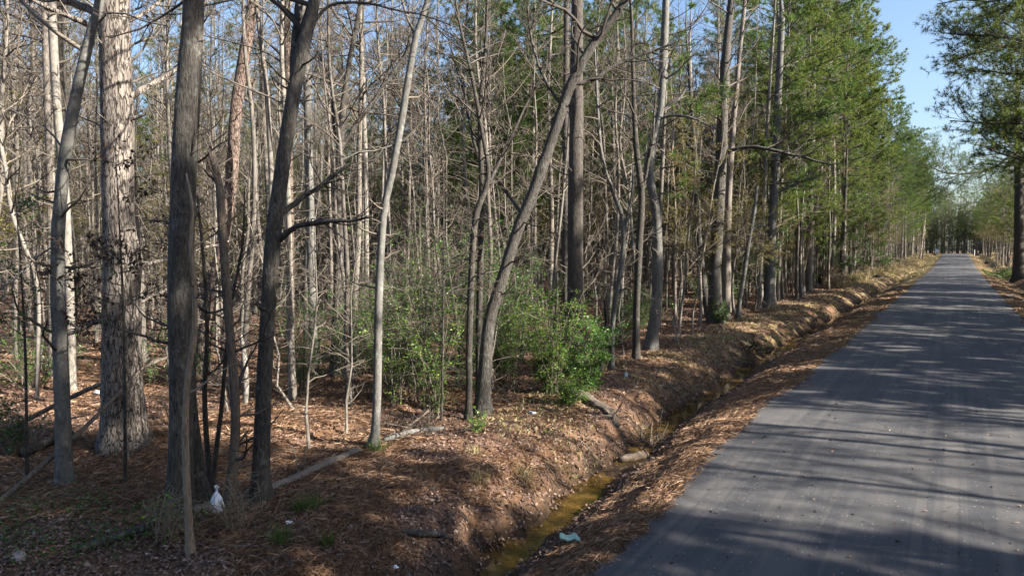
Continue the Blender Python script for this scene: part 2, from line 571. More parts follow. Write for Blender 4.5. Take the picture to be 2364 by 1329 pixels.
def sheet(xs, ys, zf):
    X, Y = np.meshgrid(xs, ys)
    Z = zf(X.ravel(), Y.ravel()).reshape(X.shape)
    V = np.stack([X, Y, Z], -1).reshape(-1, 3)
    nx, ny = len(xs), len(ys)
    i = np.arange(ny - 1)[:, None] * nx + np.arange(nx - 1)[None, :]
    Q = np.stack([i, i + 1, i + nx + 1, i + nx], -1).reshape(-1, 4)
    return V, Q


XS = spaced((-360, -200, 40), (-200, -40, 8), (-40, -13, .8), (-13, -7.2, .22), (-7.2, -2.6, .065), (-2.6, 2.2, .6),
            (2.2, 6.6, .2), (6.6, 14, .8), (14, 60, 5), (60, 200, 20), (200, 360, 40))
YS = spaced((-120, -40, 20), (-40, 0, 4), (0, 3, .3), (3, 22, .075), (22, 45, .22), (45, 120, 1.0), (120, 260, 3), (260, 400, 20))
V, Q = sheet(XS, YS, ground_z)
g = obj('ground', mesh_np('ground', V, Q, mats=M_GROUND))
tag(g, 'forest floor of brown leaves and pine straw falling to a ditch', None, None, 'structure')


def road_z(x, y):
    return .010 + .05 * (1 - np.clip(np.abs(x + .3) / 2.9, 0, 1) ** 2) - 1.3 * np.clip((road_edge(y) - .03 - x) / .4, 0, 1) - .30 * np.clip((x - 2.6) / .4, 0, 1) + rise(y) + .008 * n2(x, y, 3, 21)


V, Q = sheet(spaced((-3.6, -2.5, .05), (-2.5, 2.9, .3)), spaced((-60, 0, 3), (0, 40, .25), (40, 236, 2)), road_z)
tag(obj('road', mesh_np('road', V, Q, mats=M_ROAD)), 'narrow grey asphalt road striped by tree shadows', None, None, 'structure')
V, Q = sheet(spaced((-120, 120, 4)), spaced((235.5, 243, 1.5)), lambda x, y: x * 0 + rise(y) + .5 * 0 + .09)
tag(obj('crossroad', mesh_np('crossroad', V, Q, mats=M_ROAD)), 'asphalt crossroad at the far end of the road', None, None, 'structure')


def strip(xf, half, ys, z):
    x = xf(ys)
    V = np.stack([np.stack([x - half, ys, z], -1), np.stack([x + half, ys, z], -1)], 1).reshape(-1, 3)
    i = np.arange(len(ys) - 1)[:, None] * 2
    return V, i + np.array([[0, 1, 3, 2]])


ys = np.arange(-6, 120, .4)
V, Q = strip(ditch_x, .42, ys, -.618 + rise(ys) * 1.0)
tag(obj('water', mesh_np('water', V, Q, mats=M_WATER)), 'shallow amber water lying in the roadside ditch', None, None, 'structure')

# ------------------------------------------------------------------ trees: shared builders
def ring_trunk(path, sides, step, rough, rg, below=.25, flare=.35):
    """tapering trunk mesh with root flare and uneven cross-section; path rows (x,y,z,r)"""
    P = catmull(path, step)
    z0 = P[0, 2]
    h = np.maximum(P[:, 2] - z0, 0)
    P[:, 3] *= 1 + flare * np.exp(-h / max(.9 * P[0, 3] * 2, .08))
    b = P[0].copy(); b[2] -= below; b[3] *= 1.06
    P = np.vstack([b, P])
    n = len(P)
    t = np.empty((n, 3)); t[1:-1] = P[2:, :3] - P[:-2, :3]; t[0] = P[1, :3] - P[0, :3]; t[-1] = P[-1, :3] - P[-2, :3]
    t = _unit(t)
    a = _unit(np.cross(t, np.array([[1., .13, 0]]))); b2 = np.cross(t, a)
    th = np.arange(sides) * 2 * PI / sides
    seed = rg.integers(1, 200)
    lump = n2(np.cos(th)[None, :] * 1.5 + P[:, 2:3] * .15 + 0 * th[None, :], np.sin(th)[None, :] * 1.5 + P[:, 2:3] * .9, 1.0, seed)
    fine = rg.uniform(-1, 1, (n, sides))
    root = np.exp(-np.maximum(P[:, 2:3] - z0, 0) / .35) * np.cos(th[None, :] * 5 + seed)
    R = P[:, 3:4] * (1 + rough * lump + rough * .45 * fine + .12 * root * (flare > .2))
    for _ in range(int(rg.integers(2, 5)) if flare > .2 else 0):          # knots and old branch scars
        zk = z0 + rg.uniform(.1, 1) * (P[-1, 2] - z0) * .7; tk = rg.uniform(0, 2 * PI)
        dt = np.abs((th[None, :] - tk + PI) % (2 * PI) - PI)
        R = R * (1 + .28 * np.exp(-((P[:, 2:3] - zk) / (P[:, 3:4] * 1.1 + .03)) ** 2 - (dt / .55) ** 2))
    V = P[:, None, :3] + R[:, :, None] * (a[:, None, :] * np.cos(th)[None, :, None] + b2[:, None, :] * np.sin(th)[None, :, None])
    i = np.arange(n - 1)[:, None] * sides; j = np.arange(sides)[None, :]; j2 = (j + 1) % sides
    Q = np.stack([i + j, i + j2, i + sides + j2, i + sides + j], -1).reshape(-1, 4)
    cap = [list(range((n - 1) * sides, n * sides))]
    return V.reshape(-1, 3), Q, cap, P[1:]


def point_on(P, z):
    k = int(np.clip(np.searchsorted(P[:, 2], z), 1, len(P) - 1))
    a, b = P[k - 1], P[k]
    f = np.clip((z - a[2]) / max(b[2] - a[2], 1e-6), 0, 1)
    return a * (1 - f) + b * f, _unit(b[:3] - a[:3])


def side_branches(T, P, zlo, zhi, nb, bl, rg, up=.55, dens=2.6, maxl=3, rmin=.0035, tips=None, wob=.16, lift=.3, dead=False):
    zlo = min(zlo, zhi * .6)
    for z in np.sort(rg.uniform(zlo, zhi, nb)):
        q, t = point_on(P, z)
        f = (z - zlo) / max(zhi - zlo, .1)
        az = rg.uniform(0, 2 * PI)
        e = up * rg.uniform(.5, 1.4)
        d = _unit(np.array([math.cos(az), math.sin(az), e]))
        L = bl * rg.uniform(.5, 1.15) * (1.05 - .65 * f)
        grow(T, q[:3], d, L, min(q[3] * .5, .012 + L * .012), 0, rg, dens, wob, lift, maxl, rmin, .2, tips)


def tufts_from(tips, rg, k, L, w, keep=1.0):
    P = np.array([a for a, _, _ in tips]); D = np.array([b for _, b, _ in tips])
    if keep < 1:
        s = rg.random(len(P)) < keep; P, D = P[s], D[s]
    D = D + np.array([[0, 0, .35]])
    return needle_arrays(P, D, L, k, w, rg)


def pine_crown(T, P, zlo, zhi, nb, bl, rg, tips, up=.12, dens=2.4, rnd=False):
    for i in range(nb):
        z = zlo + (zhi - zlo) * ((i + rg.random()) / nb)
        q, t = point_on(P, z)
        f = (z - zlo) / max(zhi - zlo, .1)
        az = i * 2.4 + rg.uniform(-.5, .5)
        d = _unit(np.array([math.cos(az), math.sin(az), up + .7 * f * f + rg.uniform(-.15, .15)]))
        L = bl * rg.uniform(.6, 1.15) * (1.05 - .75 * f ** 1.5) * (.75 + .25 * min(1, f * 6))
        if rnd: L = bl * rg.uniform(.65, 1.15) * math.sqrt(max(.06, 1 - ((f - .38) / .66) ** 2))
        grow(T, q[:3], d, max(L, .5), min(q[3] * .5, .012 + L * .011), 0, rg, dens, .12, .25, 2, .005, .55, tips)


EMITTED = []


# trunks near the road: plan position, height and radius along each stem, in metres
HERO = [
 {'key': 'pine', 'kind': 'pine_tree', 'label': 'thickest pine with pale flaking plated bark and broken side limbs', 'short': 'the thickest pine', 'bark': 'pine', 'path': [(-11.079, 5.827, 0.0, 0.3409), (-11.084, 5.824, 0.246, 0.3137), (-11.088, 5.821, 0.735, 0.2932), (-11.074, 5.831, 2.326, 0.2659), (-11.073, 5.832, 4.025, 0.2318), (-11.049, 5.847, 5.694, 0.2114), (-11.024, 5.863, 7.008, 0.2046)], 'limbs': [([(-10.872, 5.96, 5.549, 0.0545), (-10.808, 6.239, 5.754, 0.0486), (-10.794, 6.486, 5.957, 0.0424), (-10.804, 6.717, 6.132, 0.036), (-10.623, 7.071, 6.444, 0.022)], 3), ([(-10.873, 5.96, 5.529, 0.0477), (-10.858, 5.969, 5.429, 0.0341), (-10.901, 5.942, 5.33, 0.017)], 0), ([(-11.172, 5.768, 6.538, 0.0511), (-11.252, 5.574, 6.592, 0.0472), (-11.37, 5.355, 6.682, 0.04), (-11.509, 5.123, 6.769, 0.0297), (-11.642, 4.896, 6.872, 0.0228), (-11.82, 4.639, 6.983, 0.0161)], 6), ([(-11.121, 5.801, 6.747, 0.0682), (-11.747, 5.795, 6.99, 0.0632), (-12.449, 5.741, 7.255, 0.0543), (-13.171, 5.673, 7.501, 0.0372)], 5), ([(-10.898, 5.944, 6.682, 0.0409), (-10.996, 6.277, 6.923, 0.0351), (-11.079, 6.62, 7.242, 0.0289), (-11.025, 7.051, 7.643, 0.0186)], 6), ([(-10.882, 5.954, 5.197, 0.0307), (-10.756, 6.035, 5.243, 0.0273), (-10.664, 6.094, 5.283, 0.0205)], 0), ([(-11.138, 5.789, 5.13, 0.017), (-10.923, 5.571, 5.161, 0.0133), (-10.707, 5.353, 5.194, 0.0097)], 0), ([(-10.887, 5.951, 2.873, 0.0341), (-10.89, 6.234, 2.957, 0.0348), (-10.853, 6.543, 3.015, 0.032), (-10.743, 6.899, 3.142, 0.0291), (-10.577, 7.291, 3.244, 0.0223), (-10.612, 7.554, 3.321, 0.0151)], 2), ([(-10.89, 5.949, 2.326, 0.0273), (-11.089, 6.296, 2.436, 0.0283), (-11.232, 6.68, 2.556, 0.022), (-11.325, 7.095, 2.686, 0.0151)], 3), ([(-11.224, 5.734, 2.086, 0.0477), (-11.386, 5.551, 2.045, 0.0407), (-11.577, 5.349, 1.895, 0.037), (-11.62, 5.243, 1.856, 0.0268)], 3)], 'opt': {'top': 17, 'nb': 26, 'z0': 8.5, 'bl': 3.0, 'crown': 1}},
 {'key': 'lean', 'kind': 'bare_tree', 'label': 'smooth blue grey trunk leaning right in front of the thickest pine', 'short': 'the leaning grey trunk', 'bark': 'smooth', 'path': [(-10.128, 4.499, 0.0, 0.1014), (-10.126, 4.5, 0.688, 0.0956), (-10.122, 4.503, 1.282, 0.0928), (-10.123, 4.503, 2.806, 0.0841), (-10.069, 4.537, 3.73, 0.0783), (-9.959, 4.607, 4.586, 0.0754), (-9.789, 4.717, 5.433, 0.0696), (-9.625, 4.822, 6.104, 0.0638), (-9.533, 4.881, 6.493, 0.058)], 'limbs': [([(-9.628, 4.82, 6.021, 0.0174), (-9.401, 4.877, 6.219, 0.0144), (-9.113, 4.973, 6.194, 0.0114), (-8.807, 5.08, 6.088, 0.0113), (-8.504, 5.186, 6.01, 0.0084)], 3), ([(-9.987, 4.59, 4.472, 0.0145), (-10.318, 4.536, 4.779, 0.0118), (-10.706, 4.445, 4.976, 0.0089), (-11.151, 4.318, 5.177, 0.006)], 5), ([(-10.083, 4.528, 3.269, 0.0145), (-10.137, 4.295, 3.098, 0.0114), (-10.196, 4.06, 2.82, 0.014), (-10.244, 3.83, 2.607, 0.011)], 5)], 'opt': {'top': 13, 'nb': 18, 'z0': 5.6, 'bl': 2.4}},
 {'key': 'oak', 'kind': 'bare_tree', 'label': 'dark straight trunk with finely ridged bark and a knot high on its right side', 'short': 'the dark ridged trunk', 'bark': 'oak', 'path': [(-7.743, 4.668, 0.0, 0.1524), (-7.719, 4.684, 0.475, 0.1371), (-7.687, 4.704, 1.26, 0.1321), (-7.67, 4.715, 2.549, 0.1321), (-7.593, 4.765, 4.065, 0.1321), (-7.54, 4.799, 5.058, 0.1219), (-7.455, 4.853, 6.037, 0.1168)], 'limbs': [([(-7.467, 4.845, 5.672, 0.1016), (-7.418, 4.877, 5.623, 0.0762), (-7.386, 4.898, 5.574, 0.0356)], 0), ([(-7.52, 4.811, 2.549, 0.0203), (-7.759, 5.253, 2.4, 0.0162), (-7.917, 5.745, 2.526, 0.0114)], 4)], 'opt': {'top': 14, 'nb': 16, 'z0': 7.2, 'bl': 2.6}},
 {'key': 'oak2', 'kind': 'bare_tree', 'label': 'second stem rising close behind the dark ridged trunk with mossy flared foot', 'short': 'the mossy second stem', 'bark': 'oak', 'path': [(-7.846, 5.018, 0.0, 0.1378), (-7.87, 5.003, 0.358, 0.1007), (-7.899, 4.984, 0.904, 0.0795), (-7.914, 4.975, 1.447, 0.0636), (-7.907, 4.979, 2.521, 0.0583), (-7.865, 5.006, 3.579, 0.053), (-7.783, 5.058, 4.881, 0.0477), (-7.711, 5.105, 6.159, 0.0424)], 'limbs': [], 'opt': {'top': 11, 'nb': 12, 'z0': 6, 'bl': 1.8}},
 {'key': 'vine', 'kind': 'sapling', 'label': 'thin pale peeling sapling standing right in front of the dark ridged trunk', 'short': 'the pale peeling sapling', 'bark': 'pale', 'path': [(-6.611, 4.106, 0.0, 0.0418), (-6.616, 4.103, 0.29, 0.0396), (-6.628, 4.095, 0.748, 0.0374), (-6.627, 4.095, 1.294, 0.033), (-6.599, 4.113, 1.834, 0.0308), (-6.52, 4.164, 2.37, 0.0264), (-6.519, 4.164, 2.901, 0.0242), (-6.537, 4.153, 3.253, 0.0198), (-6.507, 4.172, 3.602, 0.0132), (-6.558, 4.139, 3.95, 0.0088)], 'limbs': [], 'opt': {'top': 0, 'nb': 5, 'z0': 2.8, 'bl': 0.7}},
 {'key': 'red', 'kind': 'pine_tree', 'label': 'reddish pine leaning right with its lower trunk in the sun', 'short': 'the reddish leaning pine', 'bark': 'redpine', 'path': [(-15.946, 10.339, -0.0, 0.1681), (-15.893, 10.373, 0.716, 0.1626), (-15.764, 10.455, 1.592, 0.1626), (-15.427, 10.672, 3.33, 0.1518), (-15.211, 10.811, 5.047, 0.1464), (-15.089, 10.889, 6.639, 0.1464), (-14.783, 11.086, 8.632, 0.1409), (-14.698, 11.14, 9.359, 0.1355)], 'limbs': [([(-15.362, 10.714, 4.298, 0.0379), (-15.6, 10.561, 5.047, 0.0325), (-15.695, 10.5, 5.686, 0.0271)], 2), ([(-14.943, 10.982, 7.219, 0.0542), (-14.672, 11.157, 7.324, 0.0434), (-14.809, 11.069, 7.198, 0.0217)], 0)], 'opt': {'top': 20, 'nb': 22, 'z0': 11, 'bl': 3, 'crown': 1}},
 {'key': 'stub', 'kind': 'dead_tree', 'label': 'dead crooked stem with a snapped top beside the reddish leaning pine', 'short': 'the snapped dead stem', 'bark': 'dead', 'path': [(-7.411, 5.11, 0.0, 0.065), (-7.367, 5.138, 0.41, 0.0598), (-7.321, 5.168, 0.947, 0.0546), (-7.315, 5.172, 1.48, 0.052), (-7.347, 5.151, 2.114, 0.052), (-7.377, 5.132, 2.795, 0.052), (-7.403, 5.115, 3.469, 0.0468), (-7.424, 5.102, 3.932, 0.0442), (-7.494, 5.057, 4.341, 0.039)], 'limbs': [([(-7.33, 5.162, 1.161, 0.0156), (-7.237, 5.4, 1.151, 0.0132), (-7.134, 5.645, 1.252, 0.0081)], 4)], 'opt': {'top': 0, 'nb': 12, 'z0': 1.0, 'bl': 0.9}},
 {'key': 'stemA', 'kind': 'sapling', 'label': 'dark thin stem rising behind the white plastic bag', 'short': 'the dark stem behind the bag', 'bark': 'dark', 'path': [(-8.034, 5.293, 0.0, 0.0385), (-8.046, 5.286, 0.36, 0.0358), (-8.069, 5.271, 0.814, 0.033), (-8.075, 5.267, 1.378, 0.0303), (-8.03, 5.295, 2.161, 0.0248), (-8.049, 5.284, 3.046, 0.0193), (-8.1, 5.251, 3.867, 0.011)], 'limbs': [], 'opt': {'top': 0, 'nb': 12, 'z0': 2.2, 'bl': 0.9}},
 {'key': 'stemB', 'kind': 'sapling', 'label': 'thin dark stem slanting right from the foot of the stem behind the bag', 'short': 'the slanting dark stem', 'bark': 'dark', 'path': [(-8.166, 5.393, -0.01, 0.0336), (-8.1, 5.435, 0.599, 0.0308), (-8.044, 5.471, 1.002, 0.028), (-7.982, 5.511, 1.688, 0.0252), (-7.895, 5.567, 2.482, 0.0196), (-7.762, 5.652, 3.267, 0.014), (-7.725, 5.676, 3.989, 0.0084)], 'limbs': [], 'opt': {'top': 0, 'nb': 12, 'z0': 2.4, 'bl': 0.9}},
 {'key': 'fork', 'kind': 'bare_tree', 'label': 'dark tree forking into two stems high up with two long low limbs to the right', 'short': 'the dark forked tree', 'bark': 'oak', 'path': [(-7.335, 5.522, -0.0, 0.124), (-7.336, 5.522, 0.196, 0.1105), (-7.32, 5.532, 0.586, 0.1024), (-7.278, 5.559, 1.416, 0.0943), (-7.209, 5.603, 2.509, 0.0863), (-7.14, 5.648, 3.372, 0.0917), (-6.995, 5.741, 4.489, 0.0863), (-6.846, 5.836, 5.433, 0.0836), (-6.741, 5.903, 5.901, 0.0728), (-6.666, 5.952, 6.237, 0.0647)], 'limbs': [([(-6.894, 5.805, 5.225, 0.0539), (-6.955, 5.885, 5.617, 0.0518), (-6.997, 5.977, 6.017, 0.0496), (-7.034, 6.072, 6.423, 0.0474), (-7.075, 6.164, 6.835, 0.0395)], 7), ([(-7.105, 5.67, 3.264, 0.0431), (-6.911, 5.699, 3.397, 0.0374), (-6.681, 5.752, 3.468, 0.0317), (-6.376, 5.853, 3.497, 0.0262), (-6.097, 5.937, 3.505, 0.0182), (-5.831, 6.012, 3.542, 0.0103)], 5), ([(-7.077, 5.688, 3.613, 0.0377), (-7.031, 5.955, 3.786, 0.0331), (-6.999, 6.213, 3.967, 0.0282), (-6.959, 6.477, 4.182, 0.0231), (-6.936, 6.729, 4.378, 0.0177)], 6), ([(-6.724, 5.915, 5.901, 0.0216), (-6.571, 6.084, 6.139, 0.019), (-6.3, 6.329, 6.201, 0.0164), (-6.027, 6.576, 6.142, 0.0138), (-5.681, 6.869, 6.083, 0.0111), (-5.467, 7.078, 5.995, 0.0056)], 8)], 'opt': {'top': 12.5, 'nb': 18, 'z0': 5.8, 'bl': 2.8}},
 {'key': 'slim', 'kind': 'bare_tree', 'label': 'slender smooth grey trunk leaning right beside the end of the fallen log', 'short': 'the slender grey trunk', 'bark': 'smooth', 'path': [(-7.753, 7.963, 0.0, 0.0818), (-7.721, 7.983, 0.246, 0.0716), (-7.686, 8.006, 0.944, 0.0682), (-7.655, 8.025, 2.326, 0.0648), (-7.58, 8.074, 3.688, 0.0614), (-7.46, 8.151, 4.362, 0.058), (-7.34, 8.228, 5.097, 0.058), (-7.221, 8.304, 5.893, 0.0545), (-7.121, 8.369, 6.485, 0.0511), (-6.96, 8.472, 7.041, 0.0443)], 'limbs': [([(-7.399, 8.19, 4.83, 0.0136), (-7.585, 7.952, 4.716, 0.0135), (-7.738, 7.735, 4.669, 0.01), (-7.889, 7.519, 4.525, 0.0099)], 4), ([(-7.25, 8.286, 5.761, 0.0136), (-6.993, 8.451, 6.222, 0.0102), (-6.738, 8.615, 6.616, 0.0068)], 4)], 'opt': {'top': 13, 'nb': 18, 'z0': 6.3, 'bl': 2.2}},
 {'key': 'seven', 'kind': 'bare_tree', 'label': 'dark upright tree with a forked crown between the forked tree and the slender grey trunk', 'short': 'the upright dark tree', 'bark': 'dark', 'path': [(-13.101, 12.165, -0.0, 0.1409), (-13.083, 12.177, 0.716, 0.1301), (-13.042, 12.203, 1.81, 0.1193), (-12.961, 12.255, 3.976, 0.1084), (-12.941, 12.268, 5.58, 0.0976), (-12.835, 12.336, 6.956, 0.0705), (-12.641, 12.461, 8.215, 0.0596), (-12.478, 12.565, 9.256, 0.0488)], 'limbs': [([(-12.913, 12.286, 5.686, 0.0596), (-12.635, 12.643, 6.403, 0.0547), (-12.389, 12.979, 7.021, 0.0496), (-12.102, 13.341, 7.701, 0.0445), (-11.735, 13.755, 8.497, 0.0337)], 8), ([(-12.934, 12.273, 5.473, 0.0434), (-13.193, 12.304, 6.352, 0.0383), (-13.38, 12.382, 7.35, 0.0332), (-13.881, 12.258, 8.36, 0.0223)], 7), ([(-12.899, 12.295, 5.314, 0.0434), (-12.462, 12.456, 5.566, 0.0377), (-11.942, 12.671, 5.657, 0.0268), (-11.339, 12.94, 5.747, 0.016)], 6)], 'opt': {'top': 14, 'nb': 20, 'z0': 7, 'bl': 2.5}},
 {'key': 'grey2', 'kind': 'bare_tree', 'label': 'straight grey trunk with a sunlit mottled foot behind the upright dark tree', 'short': 'the grey mottled trunk', 'bark': 'smooth', 'path': [(-15.099, 13.255, 0.0, 0.1451), (-15.117, 13.243, 0.919, 0.127), (-15.139, 13.229, 2.257, 0.1209), (-15.156, 13.218, 4.664, 0.1149), (-15.172, 13.208, 7.036, 0.1028), (-15.197, 13.192, 8.793, 0.0907), (-15.25, 13.158, 9.954, 0.0786)], 'limbs': [], 'opt': {'top': 17, 'nb': 24, 'z0': 8, 'bl': 2.4}},
 {'key': 'pairA', 'kind': 'bare_tree', 'label': 'left stem of the slim dark pair at the right edge of the green shrubs', 'short': 'the left stem of the pair', 'bark': 'dark', 'path': [(-7.576, 10.303, 0.0, 0.0719), (-7.568, 10.308, 0.556, 0.0639), (-7.565, 10.31, 1.369, 0.0639), (-7.513, 10.343, 2.977, 0.0599), (-7.444, 10.388, 3.851, 0.0559), (-7.256, 10.509, 4.483, 0.044), (-7.36, 10.441, 5.345, 0.036), (-7.504, 10.349, 6.279, 0.032), (-7.699, 10.224, 7.281, 0.024)], 'limbs': [([(-7.41, 10.409, 3.93, 0.04), (-7.313, 10.62, 4.416, 0.0363), (-7.112, 10.898, 5.068, 0.0285), (-6.906, 11.179, 5.81, 0.0247), (-6.629, 11.505, 6.64, 0.0166)], 7)], 'opt': {'top': 10, 'nb': 20, 'z0': 4.8, 'bl': 1.8}},
 {'key': 'pairB', 'kind': 'bare_tree', 'label': 'right stem of the slim dark pair, just left of the big leaning trunk', 'short': 'the right stem of the pair', 'bark': 'dark', 'path': [(-7.876, 11.059, 0.0, 0.0807), (-7.875, 11.06, 0.564, 0.0722), (-7.872, 11.062, 1.684, 0.0679), (-7.84, 11.082, 3.302, 0.0637), (-7.823, 11.093, 4.479, 0.0552), (-7.848, 11.077, 5.811, 0.0467), (-7.762, 11.133, 6.964, 0.0382), (-7.725, 11.156, 7.943, 0.0297)], 'limbs': [([(-7.823, 11.093, 4.647, 0.034), (-8.094, 11.157, 5.429, 0.0302), (-8.319, 11.251, 6.228, 0.0262), (-8.691, 11.249, 7.301, 0.0177)], 7)], 'opt': {'top': 12, 'nb': 20, 'z0': 5, 'bl': 2}},
 {'key': 'biglean', 'kind': 'bare_tree', 'label': 'big trunk leaning strongly right across the dark straight pine', 'short': 'the big leaning trunk', 'bark': 'oak', 'path': [(-7.551, 10.717, 0.0, 0.1558), (-7.537, 10.727, 0.361, 0.1312), (-7.508, 10.745, 0.904, 0.123), (-7.437, 10.791, 1.818, 0.1148), (-7.228, 10.925, 2.643, 0.1107), (-6.987, 11.08, 3.543, 0.1066), (-6.679, 11.278, 4.436, 0.1025), (-6.374, 11.474, 5.482, 0.0984), (-6.138, 11.625, 6.28, 0.0943), (-5.836, 11.819, 6.915, 0.082), (-5.534, 12.012, 7.388, 0.0697), (-5.301, 12.162, 7.82, 0.0574)], 'limbs': [([(-6.152, 11.616, 6.24, 0.041), (-5.922, 11.912, 6.31, 0.0373), (-5.565, 12.29, 6.622, 0.0334), (-5.2, 12.673, 6.858, 0.0295), (-4.688, 13.15, 7.138, 0.0213)], 7), ([(-6.884, 11.146, 3.787, 0.0328), (-7.393, 11.176, 4.381, 0.0294), (-7.844, 11.243, 4.83, 0.0214)], 5), ([(-6.273, 11.538, 5.802, 0.0328), (-6.646, 11.536, 6.327, 0.0291), (-6.957, 11.574, 7.028, 0.0254), (-7.167, 11.677, 7.827, 0.0172)], 7)], 'opt': {'top': 10.5, 'nb': 16, 'z0': 5.8, 'bl': 2.6}},
 {'key': 'darkpine', 'kind': 'pine_tree', 'label': 'dark straight pine trunk rising behind the bright green bush', 'short': 'the dark straight pine', 'bark': 'darkpine', 'path': [(-8.218, 15.809, 0.0, 0.2333), (-8.214, 15.812, 1.216, 0.2111), (-8.221, 15.807, 2.89, 0.2), (-8.218, 15.809, 6.183, 0.1778), (-8.205, 15.818, 9.406, 0.15)], 'limbs': [([(-8.312, 15.749, 6.616, 0.0333), (-8.591, 15.57, 7.265, 0.0278), (-8.868, 15.391, 7.803, 0.0167)], 4)], 'opt': {'top': 22, 'nb': 28, 'z0': 10, 'bl': 3.4, 'crown': 1}},
 {'key': 'darkpine2', 'kind': 'pine_tree', 'label': 'thinner dark pine trunk close behind the dark straight pine', 'short': 'the thinner dark pine', 'bark': 'darkpine', 'path': [(-10.582, 19.711, 0.0, 0.1257), (-10.593, 19.704, 2.81, 0.1187), (-10.607, 19.695, 6.539, 0.1047), (-10.601, 19.699, 11.001, 0.0908)], 'limbs': [], 'opt': {'top': 19, 'nb': 22, 'z0': 9, 'bl': 2.6, 'crown': 1}},
 {'key': 'curvy', 'kind': 'bare_tree', 'label': 'curving pale grey tree with sunlit upper trunk and an arched limb to the right', 'short': 'the curving pale tree', 'bark': 'smooth', 'path': [(-7.901, 20.309, 0.0, 0.2006), (-7.861, 20.335, 0.542, 0.1806), (-7.789, 20.381, 1.217, 0.1739), (-7.76, 20.4, 2.826, 0.1605), (-7.807, 20.37, 4.157, 0.1471), (-7.988, 20.253, 5.479, 0.1337), (-7.887, 20.318, 6.529, 0.1204), (-7.729, 20.419, 7.443, 0.107), (-7.677, 20.453, 8.741, 0.1204), (-7.631, 20.483, 10.67, 0.1003)], 'limbs': [([(-7.761, 20.399, 7.286, 0.0535), (-7.475, 20.583, 7.573, 0.0535), (-7.233, 20.738, 7.729, 0.0468), (-7.081, 20.836, 8.028, 0.0334)], 3), ([(-7.837, 20.35, 7.117, 0.0401), (-7.247, 20.412, 7.197, 0.0396), (-6.721, 20.433, 7.057, 0.0326), (-6.095, 20.518, 6.656, 0.0193)], 4), ([(-7.946, 20.28, 6.921, 0.0401), (-8.106, 20.178, 6.136, 0.0334), (-8.098, 20.183, 5.347, 0.0267)], 0)], 'opt': {'top': 15, 'nb': 20, 'z0': 7.5, 'bl': 2.6}},
 {'key': 'straightR', 'kind': 'bare_tree', 'label': 'straight slim tree just left of the curving pale tree', 'short': 'the straight slim tree', 'bark': 'dark', 'path': [(-7.626, 18.501, 0.0, 0.1171), (-7.642, 18.491, 0.625, 0.1048), (-7.64, 18.492, 1.62, 0.0986), (-7.593, 18.522, 3.347, 0.0986), (-7.553, 18.548, 4.692, 0.0925), (-7.678, 18.468, 5.906, 0.0801), (-7.75, 18.422, 7.111, 0.0616), (-7.806, 18.386, 8.902, 0.0493)], 'limbs': [([(-7.544, 18.554, 4.814, 0.0493), (-7.407, 18.642, 5.543, 0.0493), (-7.293, 18.715, 6.51, 0.037), (-7.223, 18.76, 7.71, 0.0247)], 4)], 'opt': {'top': 13, 'nb': 20, 'z0': 6, 'bl': 1.8}},
 {'key': 'crook', 'kind': 'sapling', 'label': 'crooked thin stem bending left above the black snag', 'short': 'the crooked thin stem', 'bark': 'smooth', 'path': [(-7.577, 16.677, 0.0, 0.0738), (-7.558, 16.689, 1.288, 0.0681), (-7.422, 16.776, 2.429, 0.0624), (-7.342, 16.828, 3.166, 0.0624), (-7.377, 16.805, 4.012, 0.0568), (-7.63, 16.643, 4.798, 0.0511), (-7.844, 16.505, 5.691, 0.0454), (-7.958, 16.432, 7.353, 0.0341), (-8.013, 16.397, 8.669, 0.0227)], 'limbs': [([(-7.36, 16.816, 2.996, 0.0397), (-7.299, 16.855, 3.787, 0.0341), (-7.154, 16.949, 4.574, 0.0284), (-7.141, 16.957, 5.357, 0.017)], 3)], 'opt': {'top': 0, 'nb': 16, 'z0': 4, 'bl': 1.3}},
 {'key': 'snag', 'kind': 'dead_tree', 'label': 'short black charred snag right of the bright green bush', 'short': 'the black snag', 'bark': 'black', 'path': [(-7.662, 16.166, 0.0, 0.0778), (-7.609, 16.2, 0.654, 0.0722), (-7.593, 16.21, 1.048, 0.0722), (-7.52, 16.257, 1.328, 0.0667), (-7.551, 16.237, 1.776, 0.0556), (-7.506, 16.266, 2.133, 0.0222)], 'limbs': [([(-7.59, 16.212, 0.654, 0.0278), (-7.346, 16.369, 0.711, 0.0222), (-7.111, 16.519, 0.767, 0.0167)], 1)], 'opt': {'top': 0, 'nb': 0, 'z0': 9, 'bl': 0.5}},
 {'key': 'clA', 'kind': 'bare_tree', 'label': 'stoutest grey trunk of the cluster standing by the ditch bank', 'short': 'the stout cluster trunk', 'bark': 'oak', 'path': [(-8.485, 29.151, 0.0, 0.3099), (-8.512, 29.133, 0.863, 0.2735), (-8.549, 29.11, 2.326, 0.2552), (-8.458, 29.169, 4.505, 0.2461), (-8.38, 29.218, 7.559, 0.2279), (-8.307, 29.265, 10.753, 0.1823), (-8.136, 29.375, 13.383, 0.1367)], 'limbs': [([(-8.344, 29.241, 7.166, 0.082), (-7.428, 29.236, 7.309, 0.0717), (-6.564, 29.196, 7.202, 0.0704), (-5.579, 29.234, 6.911, 0.0605), (-4.765, 29.162, 6.627, 0.0424), (-3.978, 29.074, 6.367, 0.025)], 6), ([(-8.412, 29.198, 5.587, 0.0456), (-9.062, 28.781, 6.306, 0.0365), (-9.675, 28.387, 6.665, 0.0273)], 4)], 'opt': {'top': 17, 'nb': 26, 'z0': 7, 'bl': 3}},
